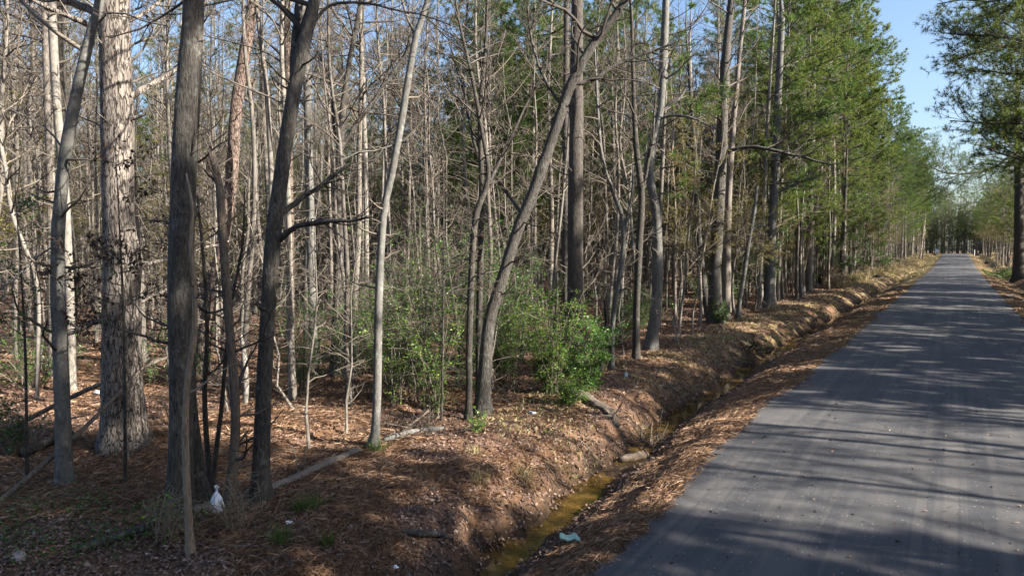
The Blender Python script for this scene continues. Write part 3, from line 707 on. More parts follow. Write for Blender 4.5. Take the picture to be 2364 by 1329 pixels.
 {'key': 'clB', 'kind': 'bare_tree', 'label': 'trunk leaning left out of the cluster by the ditch bank', 'short': 'the left leaning cluster trunk', 'bark': 'oak', 'path': [(-9.145, 30.615, 0.0, 0.1826), (-9.285, 30.525, 0.736, 0.1634), (-9.463, 30.411, 1.894, 0.1538), (-9.613, 30.315, 3.43, 0.1346), (-9.742, 30.232, 5.907, 0.125), (-9.902, 30.129, 8.361, 0.0961), (-10.096, 30.004, 11.165, 0.0673)], 'limbs': [], 'opt': {'top': 14, 'nb': 20, 'z0': 7, 'bl': 2}},
 {'key': 'clC', 'kind': 'pine_tree', 'label': 'pale sunlit trunk on the right of the cluster by the ditch bank', 'short': 'the sunlit cluster trunk', 'bark': 'paleb', 'path': [(-8.525, 30.771, 0.368, 0.191), (-8.513, 30.779, 1.711, 0.1719), (-8.518, 30.776, 4.188, 0.1623), (-8.473, 30.805, 6.454, 0.1528), (-8.374, 30.868, 8.327, 0.1241), (-8.212, 30.972, 11.112, 0.0955), (-8.02, 31.095, 13.867, 0.0764)], 'limbs': [], 'opt': {'top': 17, 'nb': 20, 'z0': 8, 'bl': 2.4}},
 {'key': 'clD', 'kind': 'bare_tree', 'label': 'thin white barked trunk left of the cluster by the ditch bank', 'short': 'the thin white trunk', 'bark': 'white', 'path': [(-9.843, 31.708, 0.39, 0.1002), (-9.981, 31.619, 1.839, 0.1002), (-10.135, 31.52, 4.634, 0.0902), (-10.266, 31.436, 7.008, 0.0902), (-10.365, 31.372, 9.557, 0.0701), (-10.502, 31.285, 12.468, 0.0501)], 'limbs': [], 'opt': {'top': 15, 'nb': 20, 'z0': 8, 'bl': 2}},
 {'key': 'bank', 'kind': 'bare_tree', 'label': 'tall grey trunk standing alone at the top of the ditch bank', 'short': 'the lone bank trunk', 'bark': 'smooth', 'path': [(-8.402, 38.54, 0.0, 0.301), (-8.38, 38.554, 0.931, 0.2547), (-8.331, 38.585, 2.553, 0.2431), (-8.315, 38.596, 4.857, 0.2315), (-8.221, 38.656, 7.144, 0.2199), (-8.188, 38.677, 10.544, 0.1968), (-8.081, 38.746, 15.021, 0.1505)], 'limbs': [([(-8.239, 38.644, 6.003, 0.0695), (-7.148, 38.751, 6.641, 0.0571), (-5.93, 38.938, 7.037, 0.045)], 6)], 'opt': {'top': 17, 'nb': 28, 'z0': 5.5, 'bl': 3}},
 {'key': 'tilt', 'kind': 'sapling', 'label': 'slim stem tilting right between the cluster and the lone bank trunk', 'short': 'the tilting slim stem', 'bark': 'smooth', 'path': [(-8.105, 31.283, 0.0, 0.1057), (-8.055, 31.315, 0.929, 0.1057), (-7.925, 31.398, 1.894, 0.0961), (-7.772, 31.496, 3.43, 0.0961), (-7.585, 31.617, 4.767, 0.0769), (-7.492, 31.676, 5.907, 0.0481)], 'limbs': [([(-7.777, 31.493, 3.717, 0.0481), (-7.51, 31.665, 4.156, 0.0385), (-7.107, 31.923, 4.156, 0.0288)], 2)], 'opt': {'top': 0, 'nb': 14, 'z0': 2.5, 'bl': 1.6}},
 {'key': 'roadA', 'kind': 'bare_tree', 'label': 'slanting pale stem behind the lone bank trunk with its foot in the leaves', 'short': 'the slanting roadside stem', 'bark': 'pale', 'path': [(-9.392, 52.339, 0.0, 0.1692), (-9.233, 52.441, 1.11, 0.1538), (-9.006, 52.587, 2.648, 0.1538), (-8.734, 52.762, 4.485, 0.1384), (-8.438, 52.952, 6.315, 0.1076), (-8.226, 53.087, 8.44, 0.0769)], 'limbs': [], 'opt': {'top': 11, 'nb': 26, 'z0': 4.5, 'bl': 2}},
 {'key': 'roadB', 'kind': 'dead_tree', 'label': 'thick black trunk with a pale peeled right side along the roadside row', 'short': 'the black peeled trunk', 'bark': 'black', 'path': [(-10.071, 66.727, 0.0, 0.5785), (-10.068, 66.729, 1.352, 0.4821), (-10.118, 66.697, 3.661, 0.4435), (-10.153, 66.675, 6.725, 0.4242), (-10.155, 66.673, 9.771, 0.3857), (-10.118, 66.697, 15.435, 0.3085)], 'limbs': [], 'opt': {'top': 17, 'nb': 20, 'z0': 8, 'bl': 2.6}},
 {'key': 'roadC', 'kind': 'bare_tree', 'label': 'slim dark trunk with sunlit right edge in the roadside row', 'short': 'the slim roadside trunk', 'bark': 'dark', 'path': [(-7.961, 62.372, 0.0, 0.1422), (-7.952, 62.377, 2.207, 0.1422), (-7.882, 62.422, 4.333, 0.1422), (-7.812, 62.467, 6.45, 0.1245), (-7.771, 62.494, 11.005, 0.0889)], 'limbs': [], 'opt': {'top': 14, 'nb': 22, 'z0': 5, 'bl': 2}},
 {'key': 'roadD', 'kind': 'bare_tree', 'label': 'upright dark trunk left of the leaning dark trunk in the roadside row', 'short': 'the upright roadside trunk', 'bark': 'dark', 'path': [(-10.113, 93.177, 0.0, 0.2363), (-10.225, 93.105, 2.781, 0.2101), (-10.37, 93.012, 6.959, 0.2101), (-10.32, 93.044, 12.147, 0.1576)], 'limbs': [], 'opt': {'top': 15, 'nb': 24, 'z0': 6, 'bl': 2.6}},
 {'key': 'roadE', 'kind': 'bare_tree', 'label': 'dark trunk leaning right over the verge in the roadside row', 'short': 'the leaning roadside trunk', 'bark': 'dark', 'path': [(-10.048, 96.605, -0.0, 0.2715), (-9.92, 96.687, 2.225, 0.2444), (-9.745, 96.799, 4.39, 0.2444), (-9.442, 96.994, 6.817, 0.2172), (-8.866, 97.363, 9.237, 0.1629)], 'limbs': [([(-9.442, 96.994, 6.817, 0.1358), (-8.507, 97.594, 7.625, 0.1086), (-6.943, 98.598, 8.7, 0.0815)], 6)], 'opt': {'top': 13, 'nb': 26, 'z0': 5, 'bl': 3}},
 {'key': 'roadF', 'kind': 'bare_tree', 'label': 'stout dark trunk beyond the leaning trunk near the road bend', 'short': 'the stout far trunk', 'bark': 'dark', 'path': [(-10.174, 151.041, 0.3, 0.4567), (-10.164, 151.047, 2.538, 0.4151), (-10.323, 150.945, 5.845, 0.3736), (-10.272, 150.978, 9.143, 0.3321)], 'limbs': [], 'opt': {'top': 15, 'nb': 26, 'z0': 6, 'bl': 3.2}},
 {'key': 'rightpine', 'kind': 'pine_tree', 'label': 'tall dark pine trunk at the right edge beside the grassy patch', 'short': 'the right hand pine', 'bark': 'darkpine', 'path': [(5.507, 89.096, 0.679, 0.4959), (5.462, 89.067, 1.941, 0.4283), (5.302, 88.964, 6.427, 0.4058), (5.143, 88.862, 10.881, 0.3832), (4.948, 88.737, 15.303, 0.3607)], 'limbs': [([(4.981, 88.758, 13.317, 0.1353), (3.119, 86.375, 11.43, 0.1334), (1.265, 83.996, 10.754, 0.1096), (-0.917, 81.406, 10.646, 0.0864), (-2.342, 79.303, 11.083, 0.0426)], 9), ([(4.958, 88.743, 13.98, 0.1127), (4.348, 88.352, 15.303, 0.0902), (3.927, 88.082, 16.623, 0.0676)], 5)], 'opt': {'top': 22, 'nb': 36, 'z0': 11.5, 'bl': 6.5, 'crown': 2}},
 {'key': 'leftpale', 'kind': 'bare_tree', 'label': 'pale sunlit trunk behind the leaning grey trunk near the left edge', 'short': 'the pale left trunk', 'bark': 'white', 'path': [(-16.456, 7.513, 0.0, 0.0905), (-16.433, 7.528, 1.017, 0.0857), (-16.42, 7.536, 2.457, 0.0857), (-16.441, 7.523, 4.353, 0.0857), (-16.52, 7.472, 6.129, 0.0857), (-16.545, 7.456, 8.521, 0.081)], 'limbs': [([(-16.46, 7.511, 5.01, 0.0381), (-16.505, 7.601, 5.774, 0.0384), (-16.448, 7.756, 6.449, 0.029), (-16.4, 7.906, 7.036, 0.0194)], 4)], 'opt': {'top': 17, 'nb': 20, 'z0': 7, 'bl': 2.2}},
 {'key': 'leftpale2', 'kind': 'bare_tree', 'label': 'slimmer pale trunk close left of the pale left trunk', 'short': 'the slim pale left trunk', 'bark': 'paleb', 'path': [(-18.826, 8.141, 0.0, 0.0746), (-18.767, 8.179, 1.834, 0.0693), (-18.707, 8.217, 4.49, 0.0693), (-18.685, 8.232, 7.099, 0.0693), (-18.661, 8.247, 9.153, 0.0639)], 'limbs': [], 'opt': {'top': 17, 'nb': 20, 'z0': 8, 'bl': 2}},
 {'key': 'leftdark', 'kind': 'bare_tree', 'label': 'dark slim trunk just right of the pale left trunk', 'short': 'the dark slim left trunk', 'bark': 'dark', 'path': [(-18.85, 8.694, 0.022, 0.0767), (-18.798, 8.728, 2.894, 0.0767), (-18.896, 8.665, 5.067, 0.0767), (-18.884, 8.672, 7.74, 0.0767), (-18.87, 8.681, 9.32, 0.0712)], 'limbs': [], 'opt': {'top': 17, 'nb': 20, 'z0': 8, 'bl': 2}},
 {'key': 'leftthin', 'kind': 'sapling', 'label': 'pale thin bent stem at the left edge of the woods', 'short': 'the bent left stem', 'bark': 'white', 'path': [(-16.13, 6.686, 0.0, 0.0404), (-16.069, 6.725, 1.143, 0.0404), (-16.054, 6.735, 2.5, 0.0359), (-16.415, 6.503, 3.843, 0.0404), (-16.496, 6.451, 4.73, 0.0404), (-16.583, 6.395, 5.435, 0.0359), (-16.62, 6.371, 6.485, 0.0269)], 'limbs': [], 'opt': {'top': 0, 'nb': 12, 'z0': 4.5, 'bl': 1.5}},
 {'key': 'sunred', 'kind': 'pine_tree', 'label': 'pinkish sunlit pine trunk rising behind the dark forked tree', 'short': 'the pinkish sunlit pine', 'bark': 'redpine', 'path': [(-18.647, 15.36, -0.1, 0.1296), (-18.614, 15.382, 2.798, 0.1224), (-18.606, 15.387, 5.654, 0.1152), (-18.599, 15.392, 9.166, 0.108), (-18.59, 15.397, 11.244, 0.1008)], 'limbs': [], 'opt': {'top': 21, 'nb': 24, 'z0': 13, 'bl': 2.6, 'crown': 1}},
 {'key': 'palecent', 'kind': 'bare_tree', 'label': 'pale trunk between the upright dark tree and the slender grey trunk', 'short': 'the pale middle trunk', 'bark': 'white', 'path': [(-16.525, 16.723, -0.1, 0.0936), (-16.495, 16.742, 2.798, 0.0864), (-16.49, 16.746, 5.654, 0.0864), (-16.532, 16.718, 8.469, 0.0792), (-16.539, 16.714, 11.244, 0.072)], 'limbs': [], 'opt': {'top': 18, 'nb': 24, 'z0': 8, 'bl': 2.2}},
]

def hash_(s):
    return sum((i + 3) * ord(c) for i, c in enumerate(s))

SHORT = {}
for H in HERO:
    rg = np.random.default_rng(abs(hash_(H['key'])))
    o = H['opt']
    path = np.array(H['path'], float)
    bx, by = path[0, 0], path[0, 1]
    g0 = gz(bx, by)
    path[0, 2] = g0
    top = o['top']
    if top and top > path[-1, 2] + .4:
        t = _unit(path[-1, :3] - path[-2, :3]); t = _unit(t + np.array([0, 0, .6]))
        p = path[-1].copy(); n = 5; dz = (top - p[2]) / n
        r0 = p[3]
        for i in range(n):
            t = _unit(t + np.append(rg.normal(0, .05, 2), 0))
            q = np.append(p[:3] + t * dz / max(t[2], .4), r0 * (1 - .8 * (i + 1) / n))
            path = np.vstack([path, q]); p = q
    origin = np.array([bx, by, g0])
    loc = path.copy(); loc[:, :3] -= origin
    big = path[0, 3] > .12
    V, Q, cap, P = ring_trunk(loc, 18 if big else 10, .12 if big else .2, .085 if H['bark'] in ('pine', 'redpine') else .065, rg)
    root = empty(H['kind'], origin)
    tag(root, H['label'], 'sapling' if H['kind'] == 'sapling' else 'tree', None)
    obj('trunk', mesh_np('trunk', V, Q, mats=BARK[H['bark']], extra=cap), root)
    tw = Tubes(); tips = []
    for lp, k in H['limbs']:
        lp = np.array(lp, float); lp[:, :3] -= origin
        R = catmull(lp, .1)
        R[:, :3] += np.cumsum(rg.normal(0, .006, (len(R), 3)), 0)
        LT = Tubes(); LT.add(R[:, :3], R[:, 3], 7)
        obj('limb', LT.build('limb', BARK[H['bark'] if H['bark'] not in ('pale',) else 'oak'], .06), root)
        L = np.linalg.norm(R[-1, :3] - R[0, :3])
        for _ in range(k * 2):
            i = rg.integers((len(R) - 1) // 3, max(len(R) - 1, 1))
            d = side_dir(_unit(R[i + 1, :3] - R[i, :3]), math.radians(rg.uniform(25, 65)), rg, .3)
            grow(tw, R[i, :3], d, L * rg.uniform(.2, .45), max(R[i, 3] * .5, .005), 1, rg, 3.0, .16, .25, 3, .0032, tips=tips if o.get('crown') == 2 else None)
    zt = P[-1, 2]
    crown = o.get('crown', 0)
    if crown:
        zc = max(o['z0'], zt * .5)
        pine_crown(tw, P, zc, zt, o['nb'], o['bl'], rg, tips, up=.05 if crown == 2 else .12, dens=2.0 if crown == 2 else 2.2)
        side_branches(tw, P, min(3.5, o['z0'] * .4), zc, 9, .9, rg, up=.05, dens=1.2, maxl=1)   # dead stubs
        V, T = tufts_from(tips, rg, 12, .26, .016, .7)
        obj('needles', mesh_np('needles', V, T=T, mats=M_NEEDLE, smooth=False), root)
    elif o['nb']:
        side_branches(tw, P, o['z0'], zt * .98, o['nb'], o['bl'], rg, up=.7, dens=2.7)
        side_branches(tw, P, min(1.8, o['z0'] * .5), o['z0'], max(2, o['nb'] // 2), 1.0, rg, up=.3, dens=2.8, maxl=2)
    m = tw.build('branches', M_TWIGD if H['bark'] in ('oak', 'dark', 'black', 'darkpine', 'dead') else M_TWIG)
    if m: obj('branches', m, root)
    SHORT[H['key']] = (H['short'], bx, by)

# ------------------------------------------------------------------ trees: prototypes shared by the woods
def proto_wood(seed, h, r0, nb, bl, z0f, maxl=3, dens=2.6, lean=.25, up=.8):
    rg = np.random.default_rng(seed)
    n = 9
    zz = np.linspace(0, h, n)
    off = np.cumsum(rg.normal(0, .09, (n, 2)), 0) + np.linspace(0, 1, n)[:, None] * rg.normal(0, lean, 2)
    off -= off[0]
    path = np.column_stack([off, zz, r0 * (1 - .85 * (zz / h) ** .9)])
    V, Q, cap, P = ring_trunk(path, 8, .5, .05, rg, .3, .25)
    T = Tubes()
    side_branches(T, P, h * z0f, h * .97, nb, bl, rg, up=up, dens=dens, maxl=maxl, rmin=.0045)
    side_branches(T, P, h * .1, h * z0f, max(2, nb // 6), bl * .4, rg, up=.2, dens=2, maxl=2, rmin=.004)
    tm = mesh_np('trunk', V, Q, mats=M_WILD, extra=cap)
    bm = T.build('branches', M_TWIG)
    return dict(trunk=tm, branches=bm)


def proto_pine(seed, h, r0, nb, bl, z0f, mat, k=13, w=.020, L=.27, dens=2.2, rnd=False):
    rg = np.random.default_rng(seed)
    n = 8
    zz = np.linspace(0, h, n)
    off = np.cumsum(rg.normal(0, .06, (n, 2)), 0); off -= off[0]
    path = np.column_stack([off, zz, r0 * (1 - .85 * (zz / h) ** 1.1)])
    V, Q, cap, P = ring_trunk(path, 9, .5, .05, rg, .3, .25)
    T = Tubes(); tips = []
    pine_crown(T, P, h * z0f, h * .985, nb, bl, rg, tips, dens=dens, rnd=rnd)
    side_branches(T, P, h * .2, h * z0f, 12, 1.0, rg, up=.05, dens=1.2, maxl=1)
    NV, NT_ = tufts_from(tips, rg, k, L, w)
    return dict(trunk=mesh_np('trunk', V, Q, mats=M_WILD, extra=cap), branches=T.build('branches', M_TWIGD),
                needles=mesh_np('needles', NV, T=NT_, mats=mat, smooth=False))


def proto_cedar(seed, h, r, mat, n=900):
    rg = np.random.default_rng(seed)
    path = np.array([[0, 0, 0, .07], [.05, 0, h * .5, .045], [0, .05, h, .01]])
    V, Q, cap, P = ring_trunk(path, 7, .4, .05, rg, .25, .2)
    T = Tubes(); tips = []
    for i in range(46):
        z = h * (.10 + .88 * (i + rg.random()) / 46)
        q, t = point_on(P, z)
        az = rg.uniform(0, 2 * PI)
        L = r * rg.uniform(.55, 1.15) * (1 - (z / h) ** 1.6 * .85)
        d = _unit(np.array([math.cos(az), math.sin(az), rg.uniform(.1, .6)]))
        grow(T, q[:3], d, max(L, .25), .012, 0, rg, 3.4, .2, .1, 2, .004, .3, tips)
    NV, NT_ = tufts_from(tips, rg, 10, .15, .026)
    return dict(trunk=mesh_np('trunk', V, Q, mats=M_WILD, extra=cap), branches=T.build('branches', M_TWIG),
                needles=mesh_np('needles', NV, T=NT_, mats=mat, smooth=False))


def proto_bud(seed, h, r0, nb, bl):
    d = proto_wood(seed, h, r0, nb, bl, .25, 3, 2.4, .6, .6)
    rg = np.random.default_rng(seed + 1)
    me = d['branches']; n = len(me.vertices)
    co = np.empty(n * 3, np.float32); me.vertices.foreach_get('co', co); co = co.reshape(-1, 3)
    pick = co[rg.integers(0, n, 2600)].astype(float)
    pick = pick[pick[:, 2] > h * .25]
    d['buds'] = leaf_mesh('buds', pick + rg.normal(0, .05, pick.shape), rg.normal(0, 1, pick.shape), .09, M_BUD, rg)
    return d


WOOD = [proto_wood(100 + i, h, r, int(nb * 1.5), bl * 1.1, z, 3, 2.9, ln) for i, (h, r, nb, bl, z, ln) in enumerate([
    (15, .085, 30, 2.0, .42, .3), (17, .10, 34, 2.2, .45, .4), (13, .065, 28, 1.7, .35, .5), (16, .075, 28, 1.7, .5, .3),
    (14, .09, 34, 2.4, .33, .6), (12, .055, 26, 1.5, .3, .7), (18, .12, 36, 2.5, .42, .3)])]
SAP = [proto_wood(200 + i, h, r, nb, bl, z, 2, 3.4, .5, .5) for i, (h, r, nb, bl, z) in enumerate([
    (5.5, .03, 30, 1.3, .15), (4.2, .024, 28, 1.2, .12), (7.0, .038, 32, 1.4, .2), (3.2, .018, 24, 1.1, .1), (6.0, .03, 34, 1.7, .25)])]
PINE = [proto_pine(300 + i, h, r, nb, bl, z, m) for i, (h, r, nb, bl, z, m) in enumerate([
    (19, .15, 30, 2.8, .48, M_NEEDLE), (17, .12, 26, 2.4, .45, M_NEEDLE2), (21, .17, 32, 3.0, .55, M_NEEDLE2), (15, .11, 32, 2.7, .30, M_NEEDLE)])]
LOWPINE = [proto_pine(320 + i, h, r, nb, bl, .30, m) for i, (h, r, nb, bl, m) in enumerate([
    (14, .12, 50, 3.0, M_NEEDLE), (12, .10, 46, 2.7, M_NEEDLE2)])]
BIGPINE = [proto_pine(330, 25, .24, 46, 4.6, .43, M_NEEDLE, k=22, w=.026, L=.25, dens=2.2, rnd=True), proto_pine(331, 22, .20, 42, 4.4, .38, M_NEEDLE2, k=22, w=.026, L=.25, dens=2.2, rnd=True)]
SHADEPINE = [proto_pine(335, 16.5, .15, 38, 2.7, .40, M_NEEDLE, k=22, w=.040, dens=2.2, rnd=True), proto_pine(336, 15.5, .13, 34, 2.4, .46, M_NEEDLE2, k=22, w=.040, dens=2.2, rnd=True)]
CEDAR = [proto_cedar(340, 7.0, 2.0, M_CEDAR), proto_cedar(341, 5.2, 1.7, M_CEDAR)]
BUD = [proto_bud(360, 11, .08, 26, 3.0), proto_bud(361, 9, .07, 26, 2.8)]


def place(proto, name, x, y, s, rz, label, cat, group=None, sz=1.0):
    root = empty(name, (x, y, gz(x, y) - .03))
    root.rotation_euler = (0, 0, rz)
    root.scale = (s, s, s * sz)
    tag(root, label, cat, group)
    for part, me in proto.items():
        if me: obj(part, me, root)
    return root


# camera frame in plan, used only to keep the woods out of the road and to describe who stands beside whom
AX = (-math.sin(math.radians(32.7)), math.cos(math.radians(32.7)))
RX = (math.cos(math.radians(32.7)), math.sin(math.radians(32.7)))


def plan(x, y):
    D = x * AX[0] + y * AX[1]; l = x * RX[0] + y * RX[1]
    return D, l / max(D, .1)


herolist = sorted([(plan(bx, by)[1], s) for s, bx, by in SHORT.values()])
wrng = np.random.default_rng(77)
hero_xy = [(bx, by) for _, bx, by in SHORT.values()]
spots = []


def free(x, y, dmin, pool):
    for a, b in pool:
        if (a - x) ** 2 + (b - y) ** 2 < dmin * dmin: return False
    return True


def scatter(n, dlo, dhi, tlo, thi, dmin, xmax=-9.0, gamma=1.0):
    out = []
    tries = 0
    while len(out) < n and tries < n * 60:
        tries += 1
        D = dlo + (dhi - dlo) * wrng.random() ** gamma
        t = wrng.uniform(tlo, thi)
        x = AX[0] * D + RX[0] * D * t; y = AX[1] * D + RX[1] * D * t
        if x > xmax: continue
        if not free(x, y, dmin, hero_xy) or not free(x, y, dmin, spots): continue
        out.append((x, y, D, t)); spots.append((x, y))
    return out


ORD = ['first', 'second', 'third', 'fourth', 'fifth', 'sixth', 'seventh', 'eighth', 'ninth', 'tenth', 'eleventh', 'twelfth']
USED = set()


def relate(items, what, tail):
    """labels that single out each item by its order to the right of the nearest named trunk"""
    items = sorted(items, key=lambda q: q[3])
    labs = {}
    for ref in range(-1, len(herolist)):
        lo = herolist[ref][0] if ref >= 0 else -9
        hi = herolist[ref + 1][0] if ref + 1 < len(herolist) else 9
        inside = [q for q in items if lo <= q[3] < hi]
        for k, q in enumerate(inside):
            if ref >= 0:
                w = ORD[k] if k < len(ORD) else 'far'
                labs[q[:2]] = '%s %s right of %s%s' % (w, what, herolist[ref][1], tail)
            else:
                k2 = len(inside) - 1 - k
                labs[q[:2]] = '%s %s left of %s%s' % (ORD[min(k2, 11)], what, herolist[0][1], tail)
    return labs


def rank(x, y):
    return plan(x, y)[1]


near = scatter(46, 13.5, 27, -.80, .42, 1.1)
mid = scatter(112, 24, 52, -.82, .50, 1.25)
far = scatter(120, 45, 95, -.85, .52, 1.4)
pines_n = scatter(26, 20, 60, -.80, .45, 2.0)
pines_c = scatter(36, 19, 50, -.05, .44, 1.8)
lab = relate(near, 'slim bare trunk', ', just inside the woods')
lab2 = relate(mid, 'thin trunk', ', farther in the woods')
for i, q in enumerate(near):
    pr = WOOD[wrng.integers(len(WOOD))]
    place(pr, 'bare_tree', q[0], q[1], wrng.uniform(.7, 1.1), wrng.uniform(0, 6.28), lab[q[:2]], 'tree', 'bare trees inside the woods')
for q in mid:
    pr = WOOD[wrng.integers(len(WOOD))]
    place(pr, 'bare_tree', q[0], q[1], wrng.uniform(.8, 1.2), wrng.uniform(0, 6.28), lab2[q[:2]], 'tree', 'bare trees inside the woods')
for q in far:
    pr = WOOD[wrng.integers(len(WOOD))]
    place(pr, 'bare_tree', q[0], q[1], wrng.uniform(.9, 1.3), wrng.uniform(0, 6.28),
          'thin pale bare tree far back in the crowded woods', 'tree', 'pale bare trees at the back of the woods')
lab = relate(pines_n + pines_c, 'slim green topped pine', '')
for q in pines_n:
    pr = PINE[wrng.integers(len(PINE))]
    place(pr, 'pine_tree', q[0], q[1], wrng.uniform(.8, 1.1), wrng.uniform(0, 6.28), lab[q[:2]], 'tree', 'pines inside the woods')
for q in pines_c:
    pr = [PINE[3], LOWPINE[0], BIGPINE[1], BIGPINE[0]][wrng.integers(4)]
    place(pr, 'pine_tree', q[0], q[1], wrng.uniform(.6, .8) if pr in BIGPINE else wrng.uniform(.8, 1.1), wrng.uniform(0, 6.28), lab[q[:2]], 'tree', 'pines inside the woods')

buds = scatter(16, 16, 45, .02, .45, 1.6, -8.4) + scatter(16, 15, 40, -.82, -.30, 1.6)
lab = relate(buds, 'yellowish budding tree', '')
for q in buds:
    place(BUD[wrng.integers(2)], 'budding_tree', q[0], q[1], wrng.uniform(.7, 1.15), wrng.uniform(0, 6.28), lab[q[:2]], 'tree', 'budding trees inside the woods')

# understorey saplings
sp = scatter(64, 12.5, 34, -.78, .42, .6, -8.6)
lab = relate(sp, 'twiggy thin sapling', '')
for q in sp:
    place(SAP[wrng.integers(len(SAP))], 'sapling', q[0], q[1], wrng.uniform(.7, 1.25), wrng.uniform(0, 6.28), lab[q[:2]], 'sapling', 'twiggy saplings under the trees')
sp = scatter(90, 30, 70, -.8, .5, .8, -8.8)
for q in sp:
    place(SAP[wrng.integers(len(SAP))], 'sapling', q[0], q[1], wrng.uniform(.9, 1.6), wrng.uniform(0, 6.28),
          'twiggy thin sapling deep in the shaded woods', 'sapling', 'saplings deep in the woods')

for i, (x, y, sc_, l) in enumerate([
        (-10.4, 3.0, .8, 'twiggy sapling at the left edge in front of the leaning grey trunk'),
        (-10.2, 5.4, .75, 'twiggy sapling right beside the thickest pine trunk'),
        (-9.0, 6.3, .8, 'twiggy sapling between the thickest pine and the dark ridged trunk'),
        (-8.6, 7.4, .7, 'twiggy sapling behind the dark forked tree'),
        (-8.7, 8.3, .8, 'twiggy sapling left of the slender grey trunk'),
        (-7.9, 11.3, .8, 'twiggy sapling behind the big leaning trunk foot'),
        (-7.6, 15.6, .9, 'twiggy sapling right of the black snag'),
        (-8.2, 18.9, .9, 'twiggy sapling left of the straight slim tree'),
        (-8.0, 24.5, 1.0, 'twiggy sapling left of the tree cluster on the bank'),
        (-8.6, 33.0, 1.1, 'twiggy sapling between the cluster and the lone bank trunk')]):
    place(SAP[(i * 2 + 1) % 5], 'sapling', x, y, sc_, i * 2.1, l, 'sapling', 'saplings near the front of the woods')

# the row along the left verge, running away from the camera
row = []
for y in np.arange(33, 228, 2.1):
    for k in range(2):
        row.append((wrng.uniform(-9.2, -8.0) - k * wrng.uniform(1.5, 7), y + wrng.uniform(-1, 1)))
n_row = 0
rowlab = []
for x, y in row:
    if not free(x, y, 1.0, hero_xy): continue
    D, t = plan(x, y)
    u = wrng.random()
    if u < .34: pr, nm, w = WOOD[wrng.integers(7)], 'bare_tree', 'bare trunk'
    elif u < .42: pr, nm, w = LOWPINE[wrng.integers(2)], 'pine_tree', 'low branched pine'
    elif u < .68: pr, nm, w = (BIGPINE[wrng.integers(2)] if y > 60 and wrng.random() < .5 else PINE[wrng.integers(4)]), 'pine_tree', 'tall pine'
    elif u < .84: pr, nm, w = SAP[wrng.integers(5)], 'sapling', 'thin sapling'
    else: pr, nm, w = BUD[wrng.integers(2)], 'budding_tree', 'budding tree'
    rowlab.append((x, y, D, t, pr, nm, w))
cnt = {}
for (x, y, D, t, pr, nm, w) in sorted(rowlab, key=lambda q: q[2]):
    s = wrng.uniform(.85, 1.15) * (1.35 if nm == 'sapling' else 1.2 if nm == 'pine_tree' and pr not in BIGPINE else 1.0)
    if D < 92:
        k = cnt.get(w, 0); cnt[w] = k + 1
        l = '%s %s along the left verge from the lone bank trunk to the junction' % (ORD[k], w) if k < 12 else w + ' well down the left verge among many others'
    else:
        l = w + ' in the far end of the left verge row'
    place(pr, nm, x, y, s, wrng.uniform(0, 6.28), l, 'sapling' if nm == 'sapling' else 'tree', 'trees along the left verge' + ('' if D < 92 and k < 12 else ' far away'))

# evergreens that lean out over the left verge
for i, (x, y, pr, s, l) in enumerate([
        (-9.6, 41, CEDAR[0], 1.0, 'dark green cedar in the shade behind the lone bank trunk'),
        (-11.5, 47, CEDAR[1], 1.3, 'low dark cedar beside the slanting roadside stem'),
        (-9.2, 62, CEDAR[0], 1.35, 'bushy bright green cedar leaning over the left verge'),
        (-8.6, 74, CEDAR[0], 1.3, 'second bright green cedar farther along the left verge'),
        (-8.4, 92, CEDAR[1], 1.6, 'round green cedar at the end of the sunny bank')]):
    place(pr, 'cedar_tree', x, y, s, i * 1.3, l, 'tree', 'cedars along the left verge')
for i, (x, y, pr, s, l) in enumerate([
        (-9.4, 44, BIGPINE[1], 1.0, 'heavy pine nearest the lone bank trunk'),
        (-9.0, 54, BIGPINE[0], 1.1, 'tall dark pine overhanging the left verge, tallest against the sky'),
        (-8.9, 64, BIGPINE[1], 1.15, 'spreading dark pine just beyond the tallest pine on the left verge'),
        (-8.8, 78, BIGPINE[0], 1.0, 'tall pine below the sky gap on the left verge'),
        (-8.6, 70, LOWPINE[0], 1.0, 'low green pine below the sky gap on the left verge')]):
    place(pr, 'pine_tree', x, y, s, 2 + i * 1.9, l, 'tree', 'pines overhanging the left verge')

urg = np.random.default_rng(8)
for i in range(78):
    y = 38 + 185 * (i / 78) ** 1.15
    x = urg.uniform(-11.5, -8.2)
    place(CEDAR[i % 2] if i % 5 == 0 else SAP[i % 5], 'cedar_tree' if i % 5 == 0 else 'sapling', x, y, urg.uniform(.45, .8) * (1.0 if i % 5 == 0 else 1.4), urg.uniform(0, 6.28),
          'small dark cedar in the undergrowth of the left verge row' if i % 5 == 0 else 'thin brushy sapling in the undergrowth of the left verge row',
          'tree' if i % 5 == 0 else 'sapling', 'small cedars under the left verge row' if i % 5 == 0 else 'brushy saplings under the left verge row')

# the right side of the road, in and just outside the frame
k = 0
rl = []
for y in np.arange(96, 225, 3.2):
    for j in range(2):
        rl.append((wrng.uniform(5.6, 8.0) + j * wrng.uniform(1, 7), y + wrng.uniform(-1.2, 1.2)))
for x, y in rl:
    u = wrng.random()
    pr, nm, w = ((BUD[wrng.integers(2)], 'budding_tree', 'yellowish budding tree') if u < .5 else (WOOD[wrng.integers(7)], 'bare_tree', 'bare trunk') if u < .72
                 else (LOWPINE[wrng.integers(2)], 'pine_tree', 'low branched pine'))
    k = cnt.get('R' + w, 0); cnt['R' + w] = k + 1
    place(pr, nm, x, y, wrng.uniform(.95, 1.4), wrng.uniform(0, 6.28),
          '%s %s on the right side, from the right hand pine to the junction' % (ORD[k], w) if k < 12 else w + ' on the right side near the far junction',
          'tree', w + 's on the right side' + ('' if k < 12 else ' near the junction'))


